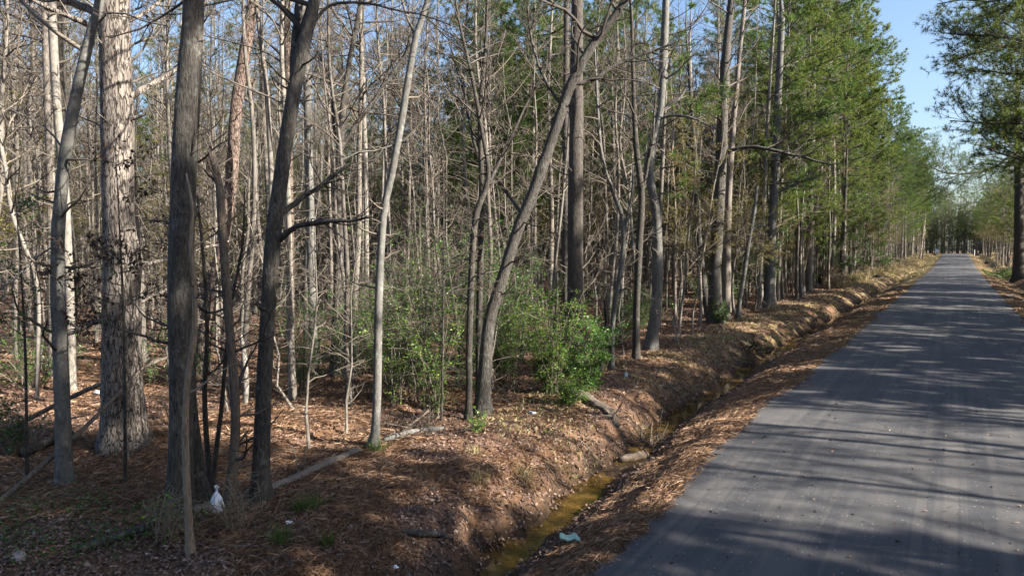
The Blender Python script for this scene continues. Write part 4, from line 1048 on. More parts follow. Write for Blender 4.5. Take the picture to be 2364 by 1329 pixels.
def limb_pine(x, y, h, r0, limbs, label, rgs, bl=4.5):
    rg = np.random.default_rng(rgs)
    zz = np.linspace(0, h, 8)
    path = np.column_stack([np.cumsum(rg.normal(0, .05, 8)), np.cumsum(rg.normal(0, .05, 8)), zz, r0 * (1 - .8 * zz / h)])
    path[:, :2] -= path[0, :2]
    V, Q, cap, P = ring_trunk(path, 12, .4, .05, rg, .3, .25)
    root = empty('pine_tree', (x, y, gz(x, y)))
    tag(root, label, 'tree', 'tall pines on the right side')
    obj('trunk', mesh_np('trunk', V, Q, mats=BARK['darkpine'], extra=cap), root)
    T = Tubes(); tips = []
    for (z, az, L, e) in limbs:
        q, t = point_on(P, z)
        d = _unit(np.array([math.cos(az), math.sin(az), e]))
        LT = Tubes()
        grow(T, q[:3], d, L, .03 + L * .008, 0, rg, 3.0, .10, .30, 2, .006, .6, tips, LT)
        obj('limb', LT.build('limb', BARK['darkpine']), root)
    pine_crown(T, P, h * .55, h * .98, 15, bl, rg, tips, dens=1.7)
    obj('branches', T.build('branches', M_TWIGD), root)
    V, TT = tufts_from(tips, rg, 17, .28, .017)
    obj('needles', mesh_np('needles', V, T=TT, mats=M_NEEDLE2, smooth=False), root)
    return root


W_ = math.pi
limb_pine(6.0, 39.5, 21, .24, [(6.2, W_ - .1, 5.8, .02), (6.8, W_ + .35, 5.4, .02), (7.4, W_ - .25, 5.8, .03), (8.3, W_ + .4, 4.8, .05), (9.0, W_ - .05, 6.6, .05), (9.9, W_ + .25, 6.0, .08), (10.8, W_ - .35, 6.4, .05), (11.6, W_ + .1, 7.2, .05),
                              (12.6, W_ - .2, 7.0, .08), (13.5, W_ + .35, 6.2, .05), (14.4, W_, 7.2, .05), (15.2, W_ - .3, 6.6, .05), (9.0, .3, 4, .1), (11, 1.2, 4, .1), (13, -.9, 4, .1)],
          'tall pine just past the right edge reaching needled limbs over the road', 900)
limb_pine(7.2, 56.0, 22, .24, [(8.2, W_ + .1, 6.6, .05), (9.4, W_ - .3, 6.2, .1), (10.8, W_ + .4, 6.4, .1), (12.4, W_ - .1, 7.0, .1), (13.5, W_ + .3, 6.2, .1), (15, W_ - .2, 6.8, .1), (17, W_, 6.5, .1), (11, .5, 4, .1)],
          'second tall pine at the right edge with spreading limbs', 901)


# ------------------------------------------------------------------ masses nobody could count: far wood, the wood across the road
def join_proto(proto, name):
    Vs, idx, st, mi, mats = [], [], [], [], []
    vb = lb = 0
    for me in proto.values():
        if not me: continue
        nv, nl, np_ = len(me.vertices), len(me.loops), len(me.polygons)
        co = np.empty(nv * 3, np.float32); me.vertices.foreach_get('co', co)
        li = np.empty(nl, np.int32); me.loops.foreach_get('vertex_index', li)
        ls = np.empty(np_, np.int32); me.polygons.foreach_get('loop_start', ls)
        Vs.append(co); idx.append(li + vb); st.append(ls + lb); mi.append(np.full(np_, len(mats), np.int32))
        mats.append(me.materials[0]); vb += nv; lb += nl
    V = np.concatenate(Vs); L = np.concatenate(idx); S = np.concatenate(st); M = np.concatenate(mi)
    me = bpy.data.meshes.new(name)
    me.vertices.add(vb); me.vertices.foreach_set('co', V)
    me.loops.add(lb); me.loops.foreach_set('vertex_index', L)
    me.polygons.add(len(S)); me.polygons.foreach_set('loop_start', S); me.polygons.foreach_set('material_index', M)
    me.update(calc_edges=True)
    for m in mats: me.materials.append(m)
    return me


def mass(name, label, pts, refs, smin, smax, seed):
    """one object: trees of the given kinds at the given points, by geometry nodes"""
    pts = np.asarray(pts, float)
    me = bpy.data.meshes.new(name)
    me.vertices.add(len(pts)); me.vertices.foreach_set('co', pts.astype(np.float32).ravel()); me.update()
    o = obj(name, me)
    tag(o, label, None, None, 'stuff')
    t = bpy.data.node_groups.new(name, 'GeometryNodeTree')
    t.interface.new_socket(name='Geometry', in_out='INPUT', socket_type='NodeSocketGeometry')
    t.interface.new_socket(name='Geometry', in_out='OUTPUT', socket_type='NodeSocketGeometry')
    N = t.nodes.new
    gi = N('NodeGroupInput'); go = N('NodeGroupOutput')
    m2p = N('GeometryNodeMeshToPoints'); t.links.new(gi.outputs[0], m2p.inputs['Mesh'])
    g2i = N('GeometryNodeGeometryToInstance')
    for r in refs:
        oi = N('GeometryNodeObjectInfo'); oi.inputs['Object'].default_value = r; oi.inputs['As Instance'].default_value = True
        oi.transform_space = 'ORIGINAL'
        t.links.new(oi.outputs['Geometry'], g2i.inputs[0])
    iop = N('GeometryNodeInstanceOnPoints')
    t.links.new(m2p.outputs['Points'], iop.inputs['Points']); t.links.new(g2i.outputs[0], iop.inputs['Instance'])
    iop.inputs['Pick Instance'].default_value = True
    rv = N('FunctionNodeRandomValue'); rv.data_type = 'INT'
    rv.inputs[4].default_value = 0; rv.inputs[5].default_value = len(refs) - 1; rv.inputs['Seed'].default_value = seed
    t.links.new(rv.outputs[2], iop.inputs['Instance Index'])
    rr = N('FunctionNodeRandomValue'); rr.data_type = 'FLOAT_VECTOR'
    rr.inputs[0].default_value = (0, 0, 0); rr.inputs[1].default_value = (.04, .04, 6.283); rr.inputs['Seed'].default_value = seed + 1
    t.links.new(rr.outputs[0], iop.inputs['Rotation'])
    rs = N('FunctionNodeRandomValue'); rs.data_type = 'FLOAT'
    rs.inputs[2].default_value = smin; rs.inputs[3].default_value = smax; rs.inputs['Seed'].default_value = seed + 2
    t.links.new(rs.outputs[1], iop.inputs['Scale'])
    t.links.new(iop.outputs[0], go.inputs[0])
    md = o.modifiers.new('trees', 'NODES'); md.node_group = t
    return o


def lone(proto, name, x, y, label):
    o = obj(name, join_proto(proto, name), None, (x, y, gz(x, y) - .03))
    tag(o, label, 'tree')
    return o


L_W = [lone(WOOD[0], 'bare_tree', -13.0, 231, 'bare tree beside the pole at the far junction'),
       lone(WOOD[6], 'bare_tree', 9.5, 229, 'bare tree at the right corner of the far junction'),
       lone(BUD[0], 'budding_tree', -3.5, 250, 'budding tree straight across the far junction')]
L_C = [lone(CEDAR[0], 'cedar_tree', -11.5, 249, 'dark cedar across the far junction behind the road sign'),
       lone(CEDAR[1], 'cedar_tree', 7.5, 249, 'dark cedar across the far junction, right of the marker post')]
L_P = [lone(LOWPINE[0], 'pine_tree', 1.5, 252, 'low branched pine straight across the far junction'),
       lone(LOWPINE[1], 'pine_tree', 12.5, 236, 'low branched pine at the right corner of the far junction'),
       lone(PINE[0], 'pine_tree', -8.5, 252, 'pine across the far junction, left of the road line'),
       lone(PINE[3], 'pine_tree', 5.0, 251, 'pine across the far junction, right of the road line'),
       lone(PINE[2], 'pine_tree', -17, 235, 'tall pine by the left corner of the far junction')]


def jitter_grid(x0, x1, y0, y1, step, keep, rg, drop=.05):
    gx, gy = np.meshgrid(np.arange(x0, x1, step), np.arange(y0, y1, step))
    p = np.column_stack([gx.ravel(), gy.ravel()]) + rg.uniform(-.45, .45, (gx.size, 2)) * step
    p = p[rg.random(len(p)) < keep]
    return np.column_stack([p, ground_z(p[:, 0], p[:, 1]) - drop])


mrg = np.random.default_rng(5)
# beyond the junction and deep behind the woods
p1 = jitter_grid(-110, 90, 247, 285, 2.3, .9, mrg)
p2 = jitter_grid(-170, -11, 60, 245, 4.0, .8, mrg)
D2 = p2[:, 0] * AX[0] + p2[:, 1] * AX[1]; l2 = p2[:, 0] * RX[0] + p2[:, 1] * RX[1]
p2 = p2[(D2 > 88) | ((p2[:, 0] < -16) & (p2[:, 1] > 95))]
p3 = jitter_grid(-150, -40, 5, 70, 3.6, .8, mrg)
D3 = p3[:, 0] * AX[0] + p3[:, 1] * AX[1]; p3 = p3[D3 > 88]
p4 = jitter_grid(17, 50, 96, 246, 3.8, .85, mrg)
p4 = p4[(np.abs(p4[:, 1] - 138) > 9) & (np.abs(p4[:, 1] - 112) > 5) & (p4[:, 1] < 214)]  # gaps cut in this unseen wood so sun reaches the far road
p6 = np.array([q[:2] for q in scatter(420, 40, 92, -.9, .50, .9)])
p6 = np.column_stack([p6, ground_z(p6[:, 0], p6[:, 1]) - .05])
mass('far_wood', 'mass of bare trees and pines closing off the view', np.vstack([p1, p2, p3, p4, p6]), L_C + L_W[:2] + L_W + L_P, .8, 1.2, 3)
L_S = [lone(SHADEPINE[0], 'pine_tree', 9.2, 101, 'dense round crowned pine on the right side just behind the right hand pine'),
       lone(SHADEPINE[1], 'pine_tree', 10.5, 107, 'second dense round crowned pine behind the right hand pine')]
# the tall pine wood on the right of the road, beside and behind the camera, whose shade crosses the road
p5 = jitter_grid(7.5, 40, -36, 96, 3.3, .82, mrg)
open_ = np.zeros(len(p5), bool)      # openings cut in the unseen wood so sun reaches (x, y); half width, depth
for gx_, gy_, hw, xm in ((-7.3, 12.9, 2.5, 33), (-6.0, 8.6, 1.6, 27), (-11.7, 6.2, 1.8, 11.5), (-6.5, 20, 1.3, 30), (-3, 30, 1.5, 30), (0, 44, 1.2, 40), (0, 58, 1.3, 40), (0, 72, 1.6, 40), (0, 86, 1.6, 40)):
    open_ |= (np.abs(p5[:, 1] - (gy_ + .176 * (p5[:, 0] - gx_))) < hw) & (p5[:, 0] < xm)
p7 = p5[(p5[:, 0] > 7.5) & open_]
p5 = p5[(p5[:, 0] > 7.9) & ~open_]
front = np.array([(9.0, 7.7), (12.0, 8.5), (10.6, 5.9), (14.0, 7.4), (9.4, 3.6), (12.6, 3.2), (9.3, 9.9), (8.7, 8.9)])  # extra pines added out of view to shade the nearest trunks
p5 = np.vstack([p5, np.column_stack([front, ground_z(front[:, 0], front[:, 1]) - .05])])
mass('stripe_wood', 'thin bare trees added out of view across the road to cast shadow stripes', p7, L_W[:2], .8, 1.15, 21)  # unseen bare trees added in the openings, their trunks stripe the sunlight
mass('pine_wood', 'tall pine wood standing across the road', p5, L_S + L_S + [L_W[0]], .94, 1.1, 9)


# ------------------------------------------------------------------ shrubs
def shrub(x, y, h, rad, n, leafmat, label, seed, size=.05, stems=16, group=None, arch=.0, cat='shrub', name='green_shrub', stem_mat=None, low=.12):
    rg = np.random.default_rng(seed)
    root = empty(name, (x, y, gz(x, y)))
    tag(root, label, cat, group)
    T = Tubes(); B = Tubes()
    for i in range(stems):
        az = rg.uniform(0, 2 * PI); e = rg.uniform(.05, 1.0) * rad
        tip = np.array([math.cos(az) * e, math.sin(az) * e, h * (1 - .45 * (e / rad) ** 2) * rg.uniform(.75, 1.05)])
        p0 = np.array([math.cos(az) * .22 * rad * rg.random(), math.sin(az) * .22 * rad * rg.random(), -.05])
        L = np.linalg.norm(tip - p0)
        pts = walk(p0, _unit(tip - p0 + np.array([0, 0, .35 * L])), L, 8, .09, -.45 - arch, rg)
        T.add(pts, np.linspace(.012, .004, 8), 5)
        for k in range(int(7 + 4 * L)):
            t = rg.uniform(low, .98); j = min(int(t * 7), 6); f = t * 7 - j
            q = pts[j] * (1 - f) + pts[j + 1] * f
            d = side_dir(_unit(pts[j + 1] - pts[j]), math.radians(rg.uniform(35, 75)), rg, .3)
            grow(B, q, d, rad * rg.uniform(.22, .5), .005, 2, rg, 9, .2, -.1, 3, .0025)
    obj('stems', T.build('stems', stem_mat or M_TWIG), root)
    obj('twigs', B.build('twigs', stem_mat or M_TWIG), root)
    V, _ = B.arrays()
    pick = V[rg.integers(0, len(V), n)] + rg.normal(0, .03, (n, 3))
    D = rg.normal(0, 1, (n, 3)); D[:, 2] = D[:, 2] * .5 - .15
    obj('leaves', leaf_mesh('leaves', pick, D, size * rg.uniform(.55, 1.25, n), leafmat, rg, .18, .45), root)
    return root


shrub(-7.3, 12.95, 2.8, .78, 5600, M_PRIVETB, 'bright yellow green bush in the sun at the foot of the dark straight pine', 1, .058, 26)
shrub(-6.75, 13.45, 1.7, .6, 4788, M_PRIVET, 'darker green bush close right of the bright yellow green bush', 2, .055, 14)
shrub(-6.55, 12.35, .55, .55, 1700, M_PRIVETB, 'low green tuft at the right foot of the bright yellow green bush', 3, .05, 12)
shrub(-9.0, 10.75, 4.0, 1.5, 5928, M_PRIVET, 'tall airy green shrub between the slender grey trunk and the slim dark pair', 4, .05, 24)
shrub(-8.6, 12.9, 3.6, .9, 4788, M_PRIVET, 'tall green shrub right behind the big leaning trunk', 5, .055, 18)
shrub(-9.8, 14.2, 4.2, 1.4, 5928, M_PRIVET, 'broad green shrub behind the tall airy green shrub', 6, .06, 22)
shrub(-10.3, 11.4, 2.0, 1.2, 3420, M_PRIVET, 'low green shrub just right of the slender grey trunk', 7, .05, 18)
shrub(-12.4, 10.6, 2.4, 1.2, 2964, M_PRIVET, 'dim green shrub right of the dark forked tree', 8, .055, 16)
shrub(-12.8, 12.8, 2.6, 1.5, 3420, M_PRIVET, 'dim green shrub at the foot of the upright dark tree', 9, .055, 18)
shrub(-14.5, 14.5, 2.6, 1.4, 3648, M_PRIVET, 'shaded green shrub deep between the forked tree and the upright tree', 10, .065, 18)
shrub(-11.8, 16.5, 2.6, 1.3, 3648, M_PRIVET, 'shaded green shrub deep behind the slender grey trunk', 11, .065, 18)
shrub(-8.2, 28.9, 1.1, .55, 1300, M_HOLLY, 'small green plant at the foot of the tree cluster', 12, .09, 12)
shrub(-9.4, 20.5, 1.8, 1.1, 2280, M_PRIVET, 'sparse green shrub behind the black snag', 13, .07, 14)
shrub(-10.6, 26.0, 1.8, 1.4, 2280, M_PRIVET, 'dull green undergrowth shrub behind the curving pale tree', 14, .08, 14)
shrub(-10.2, 34.0, 2.0, 1.5, 2508, M_PRIVET, 'dull green undergrowth shrub behind the lone bank trunk', 15, .09, 14)
shrub(-12.4, 4.75, 1.0, .6, 900, M_HOLLY, 'small holly bush at the left edge beside a fallen limb', 16, .06, 12)
shrub(-15.5, 9.5, 1.5, 1.1, 1824, M_PRIVET, 'dark low shrub behind the thickest pine', 17, .06, 14)
shrub(-17.5, 7.2, 1.6, 1.2, 1824, M_PRIVET, 'dark low shrub behind the leaning grey trunk', 18, .06, 14)
for i, (x, y, h, l) in enumerate([
        (-8.1, 10.0, 3.0, 'slim green sapling just left of the slim dark pair'), (-9.3, 10.2, 3.6, 'slim green sapling midway between the slender grey trunk and the slim dark pair'),
        (-9.9, 10.9, 3.2, 'slim green sapling right behind the slender grey trunk'), (-8.9, 11.9, 4.0, 'tall slim green sapling behind the slim dark pair'),
        (-8.0, 12.6, 3.2, 'slim green sapling between the big leaning trunk and the bright bush'), (-11.2, 12.0, 3.0, 'slim green sapling left of the slender grey trunk'),
        (-12.0, 11.6, 2.4, 'slim green sapling just left of the upright dark tree'), (-9.2, 16.5, 4.0, 'slim green sapling far behind the bright bush')]):
    shrub(x, y, h, .55, 1500, M_PRIVETB if i in (0, 1, 4) else M_PRIVET, l, 50 + i, .05, 6, 'slim green saplings in the shrubs', cat='sapling', name='green_sapling', low=.05)
shrub(-6.85, 9.6, .5, .14, 300, M_PRIVETB, 'small upright green seedling by the foot of the slim dark pair', 19, .05, 6)
shrub(-7.15, 4.15, .55, .42, 130, M_PRIVETB, 'pale bare canes with a few green leaves around the pale peeling sapling', 20, .055, 12, stem_mat=BARK['pale'])
shrub(-6.72, 4.75, .65, .38, 30, M_PRIVETB, 'dry bare canes right of the white plastic bag', 21, .04, 9, stem_mat=BARK['pale'])
shrub(-10.9, 6.6, .8, .6, 68, M_PRIVET, 'dry bare twigs beside the foot of the thickest pine', 22, .04, 12, stem_mat=BARK['pale'])
for i, (x, y) in enumerate([(-8.3, 60), (-8.0, 80), (-7.6, 100), (-7.2, 118), (-6.8, 134)]):
    shrub(x, y, 1.8, 1.6, 500, M_BUD, ['nearest', 'second', 'third', 'fourth', 'farthest'][i] + ' tan brushy shrub along the sunny left verge', 30 + i, .10, 18, 'brush along the verge', stem_mat=BARK['pale'])


def leafy_tree(x, y, h, n, mat, label, seed, size, name='sapling', zlo=.45):
    """a slight sapling whose branches still hold leaves"""
    rg = np.random.default_rng(seed)
    root = empty(name, (x, y, gz(x, y))); tag(root, label, 'sapling')
    path = np.array([[0, 0, 0, .022], [.05, .02, h * .5, .016], [.12, -.05, h, .005]])
    V, Q, cap, P = ring_trunk(path, 7, .3, .04, rg, .2, .2)
    obj('trunk', mesh_np('trunk', V, Q, mats=BARK['dark'], extra=cap), root)
    T = Tubes()
    side_branches(T, P, h * zlo, h * .97, 16, 1.3, rg, up=.25, dens=4.2, maxl=3, rmin=.003)
    obj('branches', T.build('branches', M_TWIGD), root)
    V, _ = T.arrays()
    pick = V[rg.integers(0, len(V), n)] + rg.normal(0, .03, (n, 3))
    D = rg.normal(0, 1, (n, 3)); D[:, 2] -= .9
    obj('leaves', leaf_mesh('leaves', pick, D, size, mat, rg, .3, .5), root)


leafy_tree(-9.35, 4.9, 4.5, 700, M_DEADLEAF, 'sapling holding dark withered leaves in front of the thickest pine', 41, .075)
leafy_tree(-10.75, 4.3, 4.0, 420, M_HOLLY, 'sapling with glossy green leaves left of the leaning grey trunk', 42, .055)
leafy_tree(-7.9, 9.9, 5.2, 260, M_DEADLEAF, 'sapling with sparse withered leaves behind the slim dark pair', 43, .06)


# ------------------------------------------------------------------ fallen wood
def log(name, pts, label, mat, sides=12, rough=.07, cat='log', group=None, lift=True, twigs=0, seed=0):
    rg = np.random.default_rng(500 + seed)
    P = np.array(pts, float)
    if lift:
        P[:, 2] = ground_z(P[:, 0], P[:, 1]) + P[:, 2]
    o0 = P[0, :3].copy(); P[:, :3] -= o0
    R = catmull(P, .07)
    n = len(R); t = np.gradient(R[:, :3], axis=0); t = _unit(t)
    a = _unit(np.cross(t, np.array([[0.05, 0, 1.]]))); b = np.cross(t, a)
    th = np.arange(sides) * 2 * PI / sides
    lump = n2(np.cos(th)[None, :] + np.linspace(0, 3, n)[:, None], np.sin(th)[None, :] * 1.3, .8, seed + 60)
    rr = R[:, 3:4] * (1 + rough * lump + rough * .4 * rg.uniform(-1, 1, (n, sides)))
    V = R[:, None, :3] + rr[:, :, None] * (a[:, None] * np.cos(th)[None, :, None] + b[:, None] * np.sin(th)[None, :, None])
    V[0] += rg.normal(0, R[0, 3] * .25, (sides, 1)) * t[0]; V[-1] += rg.normal(0, R[-1, 3] * .25, (sides, 1)) * t[-1]
    i = np.arange(n - 1)[:, None] * sides; j = np.arange(sides)[None, :]; j2 = (j + 1) % sides
    Q = np.stack([i + j, i + j2, i + sides + j2, i + sides + j], -1).reshape(-1, 4)
    V = V.reshape(-1, 3)
    me = mesh_np(name, V, Q, mats=mat, extra=[list(range(sides - 1, -1, -1)), list(range((n - 1) * sides, n * sides))])
    o = obj(name, me, None, o0)
    tag(o, label, cat, group)
    if twigs:
        T = Tubes()
        for _ in range(twigs):
            k = rg.integers(1, n - 1)
            d = side_dir(t[k], math.radians(rg.uniform(40, 80)), rg, .2); d[2] = abs(d[2])
            grow(T, R[k, :3], d, rg.uniform(.3, .7), R[k, 3] * .3, 1, rg, 2.5, .2, 0, 2, .003)
        obj('broken_twigs', T.build('broken_twigs', M_TWIG), o)
    return o


log('fallen_log', [(-7.60, 4.75, .05, .062), (-7.50, 5.3, .06, .062), (-7.60, 6.1, .05, .056), (-7.63, 6.9, .06, .05), (-7.74, 7.66, .04, .042)],
    'long pale fallen log running from the dark forked tree to the slender grey trunk', BARK['paleb'], rough=.16, seed=1, twigs=5)
log('fallen_log', [(-7.85, 8.3, .02, .05), (-7.7, 8.9, .03, .05), (-7.55, 9.5, .03, .04)], 'short mossy log lying beyond the slender grey trunk', BARK['smooth'], seed=2, twigs=4)
log('fallen_log', [(-11.9, 4.7, .1, .07), (-12.05, 5.1, .12, .075), (-12.35, 5.6, .1, .07)], 'dark fallen log at the left edge behind the leaning grey trunk', BARK['dark'], seed=3)
log('fallen_log', [(-7.62, 3.45, .03, .04), (-7.55, 3.95, .05, .055), (-7.60, 4.6, .05, .06)], 'mossy fallen log half hidden in greenery left of the pale peeling sapling', BARK['oak'], seed=4)
log('fallen_log', [(-7.0, 13.2, .03, .10), (-6.5, 12.98, .04, .12), (-6.15, 12.8, .05, .10), (-5.85, 12.65, .02, .12), (-5.5, 12.4, .02, .06)], 'rotten log sloping down the ditch bank from the bright bush', BARK['dead'], rough=.4, twigs=5, seed=5)
log('fallen_log', [(-4.95, 11.3, .06, .07), (-4.80, 11.6, .06, .095), (-4.72, 11.95, .04, .06)], 'short thick log lying in the ditch water', BARK['pale'], rough=.4, seed=6)
log('curved_branch', [(-5.30, 5.85, .03, .03), (-5.16, 6.02, .045, .036), (-5.03, 6.22, .05, .036), (-4.97, 6.42, .03, .028)], 'short curved grey branch piece on the leaves above the ditch', BARK['oak'], sides=9, cat='branch', seed=7)
log('fallen_limb', [(-10.0, 3.6, .02, .03), (-10.3, 4.3, .3, .035), (-10.6, 5.2, .75, .03), (-10.9, 6.2, 1.35, .022)], 'dead limb propped at a slant by the leaning grey trunk', BARK['dead'], sides=8, cat='branch', seed=8, twigs=4)
log('fallen_limb', [(-12.6, 4.6, .25, .035), (-12.2, 5.6, .75, .04), (-11.9, 6.5, 1.1, .04), (-11.7, 7.0, 1.25, .03)], 'broken limb leaning on the thickest pine', BARK['dead'], sides=8, cat='branch', seed=9, twigs=3)
log('fallen_limb', [(-8.0, 8.9, .02, .022), (-8.1, 9.6, .12, .02), (-8.3, 10.3, .25, .015)], 'thin pale fallen limb in the tangle behind the slender grey trunk', BARK['pale'], sides=7, cat='branch', seed=10, twigs=4)
log('fallen_limb', [(-7.3, 21.2, .02, .02), (-7.6, 21.6, .5, .02), (-7.9, 22.0, 1.1, .014)], 'pale dead limb slanting beside the curving pale tree', BARK['white'], sides=7, cat='branch', seed=11, twigs=3)
log('fallen_limb', [(-7.6, 21.5, .25, .022), (-7.9, 22.6, .18, .02), (-8.2, 23.8, .08, .015)], 'long pale limb lying right of the curving pale tree', BARK['white'], sides=7, cat='branch', seed=12, twigs=3)
log('broken_slab', [(-12.10, 8.80, .0, .05), (-12.13, 8.84, .55, .055), (-12.22, 8.86, 1.15, .05), (-12.27, 8.84, 1.5, .02)], 'pale splintered slab of wood standing among the trunks', BARK['white'], sides=7, rough=.3, cat='dead wood', seed=13)
log('stub_stick', [(-4.72, 5.35, -.02, .012), (-4.73, 5.37, .12, .012), (-4.75, 5.40, .24, .009)], 'pale stick standing upright on the lip of the ditch', BARK['white'], sides=6, cat='stick', seed=14)
log('stub_stick', [(-4.48, 5.95, -.02, .014), (-4.47, 5.95, .1, .014), (-4.46, 5.97, .17, .010)], 'short grey stub standing in the ditch bank', BARK['smooth'], sides=6, cat='stick', seed=15)
log('stick', [(-5.15, 13.35, .3, .012), (-5.0, 12.9, .2, .013), (-4.85, 12.5, .08, .013)], 'pale stick leaning in the amber ditch water', BARK['pale'], sides=6, cat='stick', seed=16)
sk = [(-6.2, 4.5, .7, 30, 'thin pale stick at the bottom beside the green grass tufts'), (-6.0, 4.85, .45, 70, 'short dry stick above the thin pale stick'),
      (-5.6, 6.9, .5, 140, 'dry stick across the sunlit leaves above the curved branch piece'), (-6.8, 6.6, .6, 100, 'bent dry stick below the long pale log'),
      (-8.6, 6.6, .7, 20, 'grey stick in the shade behind the long pale log'), (-9.6, 6.2, .6, 60, 'grey stick between the dark ridged trunk and the thickest pine'),
      (-5.5, 9.5, .6, 40, 'dry stick on the slope below the big leaning trunk'), (-7.3, 17.6, .7, 150, 'dry stick on the shaded bank below the black snag'),
      (-7.0, 19.5, .6, 20, 'pale stick on the bank below the curving pale tree'), (-8.8, 4.0, .9, 120, 'mossy stick at the foot of the leaning grey trunk')]
for i, (x, y, L, a, l) in enumerate(sk):
    a = math.radians(a); dx, dy = math.cos(a) * L / 2, math.sin(a) * L / 2
    log('stick', [(x - dx, y - dy, .015, .010), (x + .03, y, .03, .011), (x + dx, y + dy, .02, .006)], l, [BARK['pale'], BARK['smooth'], BARK['white']][i % 3], sides=6, cat='stick', group='sticks on the forest floor', seed=20 + i, twigs=2)


def brush_heap(x, y, label, seed, n=60, r=.55, h=.5, mat=None):
    rg = np.random.default_rng(seed)
    T = Tubes()
    for _ in range(n):
        p = np.array([rg.normal(0, r * .35), rg.normal(0, r * .35), rg.uniform(-.05, h * .4)])
        az = rg.uniform(0, 2 * PI)
        d = _unit(np.array([math.cos(az), math.sin(az), rg.uniform(-.1, .8)]))
        grow(T, p, d, rg.uniform(.3, .8), rg.uniform(.006, .016), 1, rg, 3, .25, .0, 2, .003)
    o = obj('brush_heap', T.build('brush_heap', mat or M_TWIGD), None, (x, y, gz(x, y)))
    tag(o, label, 'brush')


brush_heap(-5.75, 24.2, 'dark heap of dead branches caught on the ditch bank', 61, 80, .7, .6, BARK['black'])
brush_heap(-7.8, 9.1, 'tangle of dead twigs right of the slender grey trunk', 62, 45, .8, .4)
brush_heap(-7.9, 11.9, 'tangle of bare sticks under the big leaning trunk', 63, 40, .7, .5)
brush_heap(-7.6, 35.5, 'pale brushwood pile at the edge of the verge', 64, 50, .8, .6, BARK['pale'])
brush_heap(-4.9, 12.55, 'clump of roots hanging in the ditch by the thick log', 65, 50, .35, .3, BARK['dead'])

# roots laid bare where the ditch has cut the bank
rrg = np.random.default_rng(88)
for i in range(16):
    y0 = 5.8 + i * 1.15 + rrg.uniform(-.3, .3); x0 = float(ditch_x(y0)) - .62
    T = Tubes()
    for _ in range(5):
        dy = rrg.uniform(-.35, .35); ln = rrg.uniform(.3, .6)
        yy = y0 + dy + np.cumsum(rrg.normal(0, .05, 6)); xx = x0 + np.linspace(-.15, ln * .8, 6) + rrg.normal(0, .02, 6)
        zz = ground_z(xx, yy) + .012 + rrg.normal(0, .01, 6)
        T.add(np.column_stack([xx - x0, yy - y0, zz]), np.linspace(rrg.uniform(.008, .02), .004, 6), 5)
    o = obj('bare_roots', T.build('bare_roots', BARK['dead']), None, (x0, y0, 0))
    tag(o, 'dark roots hanging from the cut ditch bank', 'roots', 'bare roots along the ditch bank')

# ------------------------------------------------------------------ litter people left behind
M_WHITE = plain('white_plastic', (.80, .80, .82), .35, .06)
M_GREENP = plain('green_plastic', (.36, .54, .42), .35, .15, 30)
M_BLUE = plain('blue_paper', (.30, .36, .46), .6, .1)
M_GREYS = plain('grey_stone', (.26, .23, .21), .9, .3)
M_BLACK = plain('black_paint', (.02, .02, .022), .6)
M_POLE = plain('weathered_pole', (.34, .28, .23), .9, .2)
M_SIGN = plain('pale_sign', (.72, .74, .75), .5, .04)
M_CANB = plain('blue_band', (.10, .20, .42), .4)


def crumple(name, loc, size, mat, label, cat, seed, flat=.5, seg=14, amp=.35):
    """a crumpled scrap: closed lumpy skin with folds"""
    rg = np.random.default_rng(seed)
    u = np.linspace(0, PI, seg); v = np.arange(seg * 2) * PI / seg
    U, Vv = np.meshgrid(u, v, indexing='ij')
    d = np.stack([np.sin(U) * np.cos(Vv), np.sin(U) * np.sin(Vv), np.cos(U)], -1)
    k = rg.normal(0, 1, (9, 3)); k = _unit(k)
    f = np.abs(d @ k.T); r = 1 - amp * np.max(np.clip(f - .72, 0, 1) * 3, -1) + amp * .3 * np.sin(7 * (d @ k.T)[..., 0]) + .12 * rg.uniform(-1, 1, U.shape)
    P = d * r[..., None] * np.array(size) * .5
    P[..., 2] = np.maximum(P[..., 2] * 1.0, -size[2] * .3)
    n, m = U.shape
    i = np.arange(n - 1)[:, None] * m; j = np.arange(m)[None, :]; j2 = (j + 1) % m
    Q = np.stack([i + j, i + m + j, i + m + j2, i + j2], -1).reshape(-1, 4)
    o = obj(name, mesh_np(name, P.reshape(-1, 3), Q, mats=mat, smooth=False), None, (loc[0], loc[1], gz(loc[0], loc[1]) + size[2] * .28 + (loc[2] if len(loc) > 2 else 0)))
    tag(o, label, cat)
    return o


def lathe_fold(profile, sides, fold, lobes, rg):
    P = np.array(profile, float); n = len(P)
    th = np.arange(sides) * 2 * PI / sides
    F = 1 + fold * np.sin(lobes * th + .8)[None, :] * np.linspace(.3, 1, n)[:, None] + .05 * rg.uniform(-1, 1, (n, sides))
    V = np.stack([P[:, :1] * F * np.cos(th), P[:, :1] * F * np.sin(th) * .62, np.repeat(P[:, 1:2], sides, 1)], -1)
    i = np.arange(n - 1)[:, None] * sides; j = np.arange(sides)[None, :]; j2 = (j + 1) % sides
    return V.reshape(-1, 3), np.stack([i + j, i + j2, i + sides + j2, i + sides + j], -1).reshape(-1, 4)


